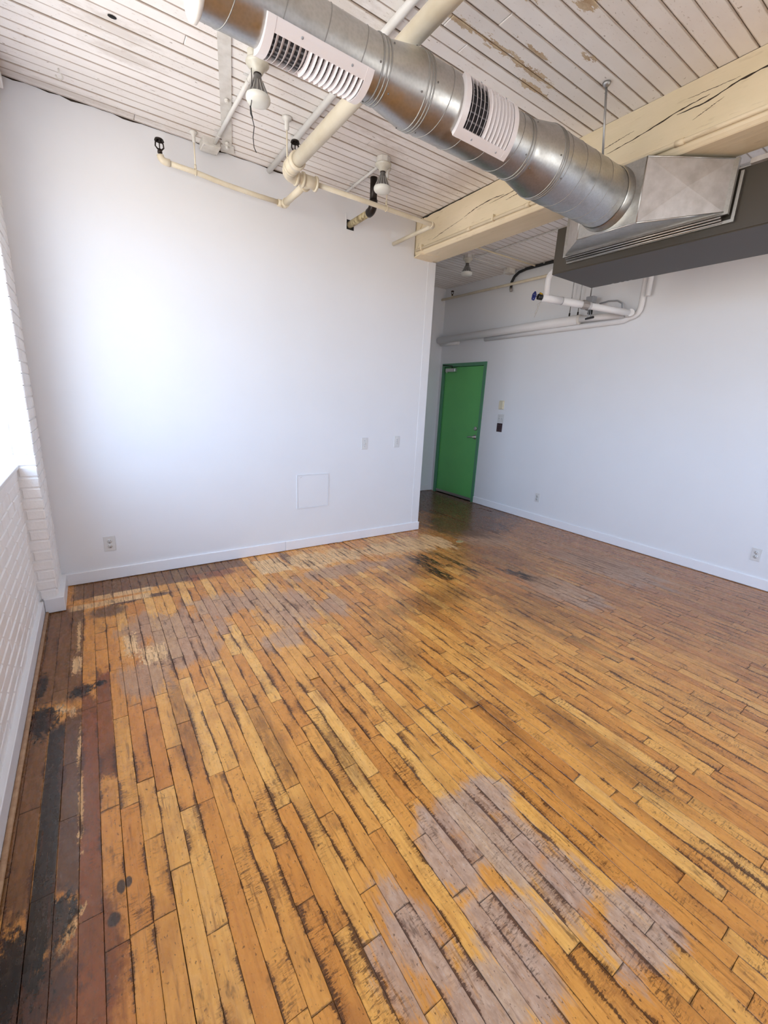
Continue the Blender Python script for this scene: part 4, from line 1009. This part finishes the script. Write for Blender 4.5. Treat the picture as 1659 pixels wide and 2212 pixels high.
vb = MB().tube([q0+dd*.01, q0-dd*.045], .026, 12).build('valve_body', 'black_rubber', un2)
MB().cyl(q0+dd*.0+Vector((0, 0, .02)), q0-dd*.03+Vector((0, 0, .03)), .014, 10).build('valve_tag', 'valve_yellow', un2)
MB().cyl(q0-dd*.045, q0-dd*.085, .007, 8).build('valve_stem', 'steel', un2)
hc = q0-dd*.085; s1 = dd.cross(Vector((0, 0, 1))).normalized(); s2_ = dd.cross(s1)
m_ = MB().tube([hc+(s1*cos(g)+s2_*sin(g))*(.034+.003*cos(5*g)) for g in [i*2*pi/30 for i in range(31)]], .0065, 8, cap=False)
for k in range(5):
    g = k*2*pi/5; m_.tube([hc, hc+(s1*cos(g)+s2_*sin(g))*.034], .005, 6)
m_.build('valve_wheel', 'valve_blue', un2)
# wires hanging from valve and from wrap
wr2 = empty('loose_wire', (ax, ay, 2.50)); tag(wr2, 'thin frayed wires hanging below the blue valve', 'wire')
MB().tube([q0+Vector((0, 0, -.03)), q0+Vector((-.01, .015, -.07)), q0+Vector((-.02, .03, -.11)), q0+Vector((-.035, .035, -.15))], .0022, 5).build('wire', 'wall_wire', wr2)
MB().tube([q0+Vector((.005, 0, -.03)), q0+Vector((-.02, .03, -.06)), q0+Vector((-.01, .02, -.10)), q0+Vector((-.03, .04, -.18))], .0018, 5).build('wire', 'wall_wire', wr2)
wr3 = empty('sensor_cable', mm); tag(wr3, 'looped grey cable with black plug hanging from the foil-wrapped joint', 'cable')
MB().tube([mm+dd*.04, mm+dd*.06+Vector((0, 0, -.03)), mm+dd*.07+Vector((0, 0, -.08)), mm+dd*.06+Vector((0, 0, -.11))], .0028, 6).build('cable', 'plastic_grey', wr3)
MB().tube([mm+dd*.045, mm+dd*.075+Vector((0, 0, -.02)), mm+dd*.09+Vector((0, 0, -.07)), mm+dd*.10+Vector((0, 0, -.095))], .0028, 6).build('cable', 'plastic_grey', wr3)
MB().tube([mm+dd*.045+Vector((0, 0, -.125)), mm+dd*.13+Vector((0, 0, -.095))], [.009, .012], 8).build('plug', 'black_rubber', wr3)
for lab, y, zt in (('thin threaded hanger rod left of the three above the insulated pipe', -.53, 2.50), ('thin threaded hanger rod, middle of the three above the insulated pipe', -.635, 2.50)):
    t = empty('hanger_rod', (PXW-.01, y, H)); tag(t, lab, 'rod')
    MB().cyl((PXW-.01, y, H), (PXW-.01, y, zt+.01), .0052, 8).build('rod', 'rod_zinc', t)
    MB().cyl((PXW-.01, y, zt+.008), (PXW-.01, y, zt+.040), .010, 6).build('nut', 'iron_dark', t)
ac = empty('pipe_actuator', (PXW-.06, -.80, 2.6)); tag(ac, 'grey actuator box with black bracket on the pipe under the unit', 'actuator')
MB().cyl((PXW-.06, -.79, H), (PXW-.06, -.79, 2.66), .0055, 8).build('rod', 'rod_zinc', ac)
MB().cbox(PXW-.10, PXW-.03, -.85, -.765, 2.60, 2.665, .005, 0, -1).build('body', 'plastic_grey', ac)
MB().box(PXW-.085, PXW-.045, -.835, -.765, 2.535, 2.565).box(PXW-.085, PXW-.045, -.835, -.80, 2.487, 2.535).cyl((PXW-.065, -.80, 2.56), (PXW-.065, -.80, 2.605), .012, 10).build('bracket', 'black_rubber', ac)
gc = empty('flex_cable', (PXW, -1.0, 2.6)); tag(gc, 'grey flexible cable arching over the insulated pipe by the wall', 'cable')
MB().tube([(PXW+.02, -.86, 2.60), (PXW+.03, -.95, 2.615), (PXW+.03, -1.05, 2.605), (PXW+.02, -1.11, 2.57), (PXW, -1.135, 2.4945)], .008, 8).build('cable', 'plastic_grey', gc)
# black cable by the ceiling
bc = empty('black_cable', (5.035, .2, 3.1)); tag(bc, 'thick black cable looping down from the far ceiling edge to the wall', 'cable')
MB().tube([(5.03, -1.15, 3.150), (5.035, -.5, 3.155), (5.035, -.1, 3.163), (5.035, .22, 3.160), (5.035, .33, 3.145), (5.035, .40, 3.105), (5.035, .435, 3.05), (5.035, .440, 2.97)], .017, 12).build('cable', 'black_rubber', bc)
MB().tube([(5.035, .440, 2.975), (5.035, .430, 2.935)], .018, 12).build('end_fitting', 'foil_grey', bc)
for y in (-.05, .25): MB().box(5.018, 5.067, y-.008, y+.008, 3.166, 3.176).build('clip', 'box_white', bc)
sp_p = empty('sprinkler_pipe', (4.99, .8, 3.01)); tag(sp_p, 'thin cream sprinkler pipe high on the door wall beyond the beam', 'pipe')
MB().tube([(4.995, YB-.004, 3.020), (4.995, .5, 3.012), (4.995, -1.15, 3.005)], .0165, 14).build('run', CR, sp_p)
MB().cyl((4.995, 1.53, 3.015), (4.995, 1.53, 3.045), .016, 12).build('outlet_tee', CR, sp_p)
sprinkler(sp_p, 4.995, 1.53, 3.046, .95)
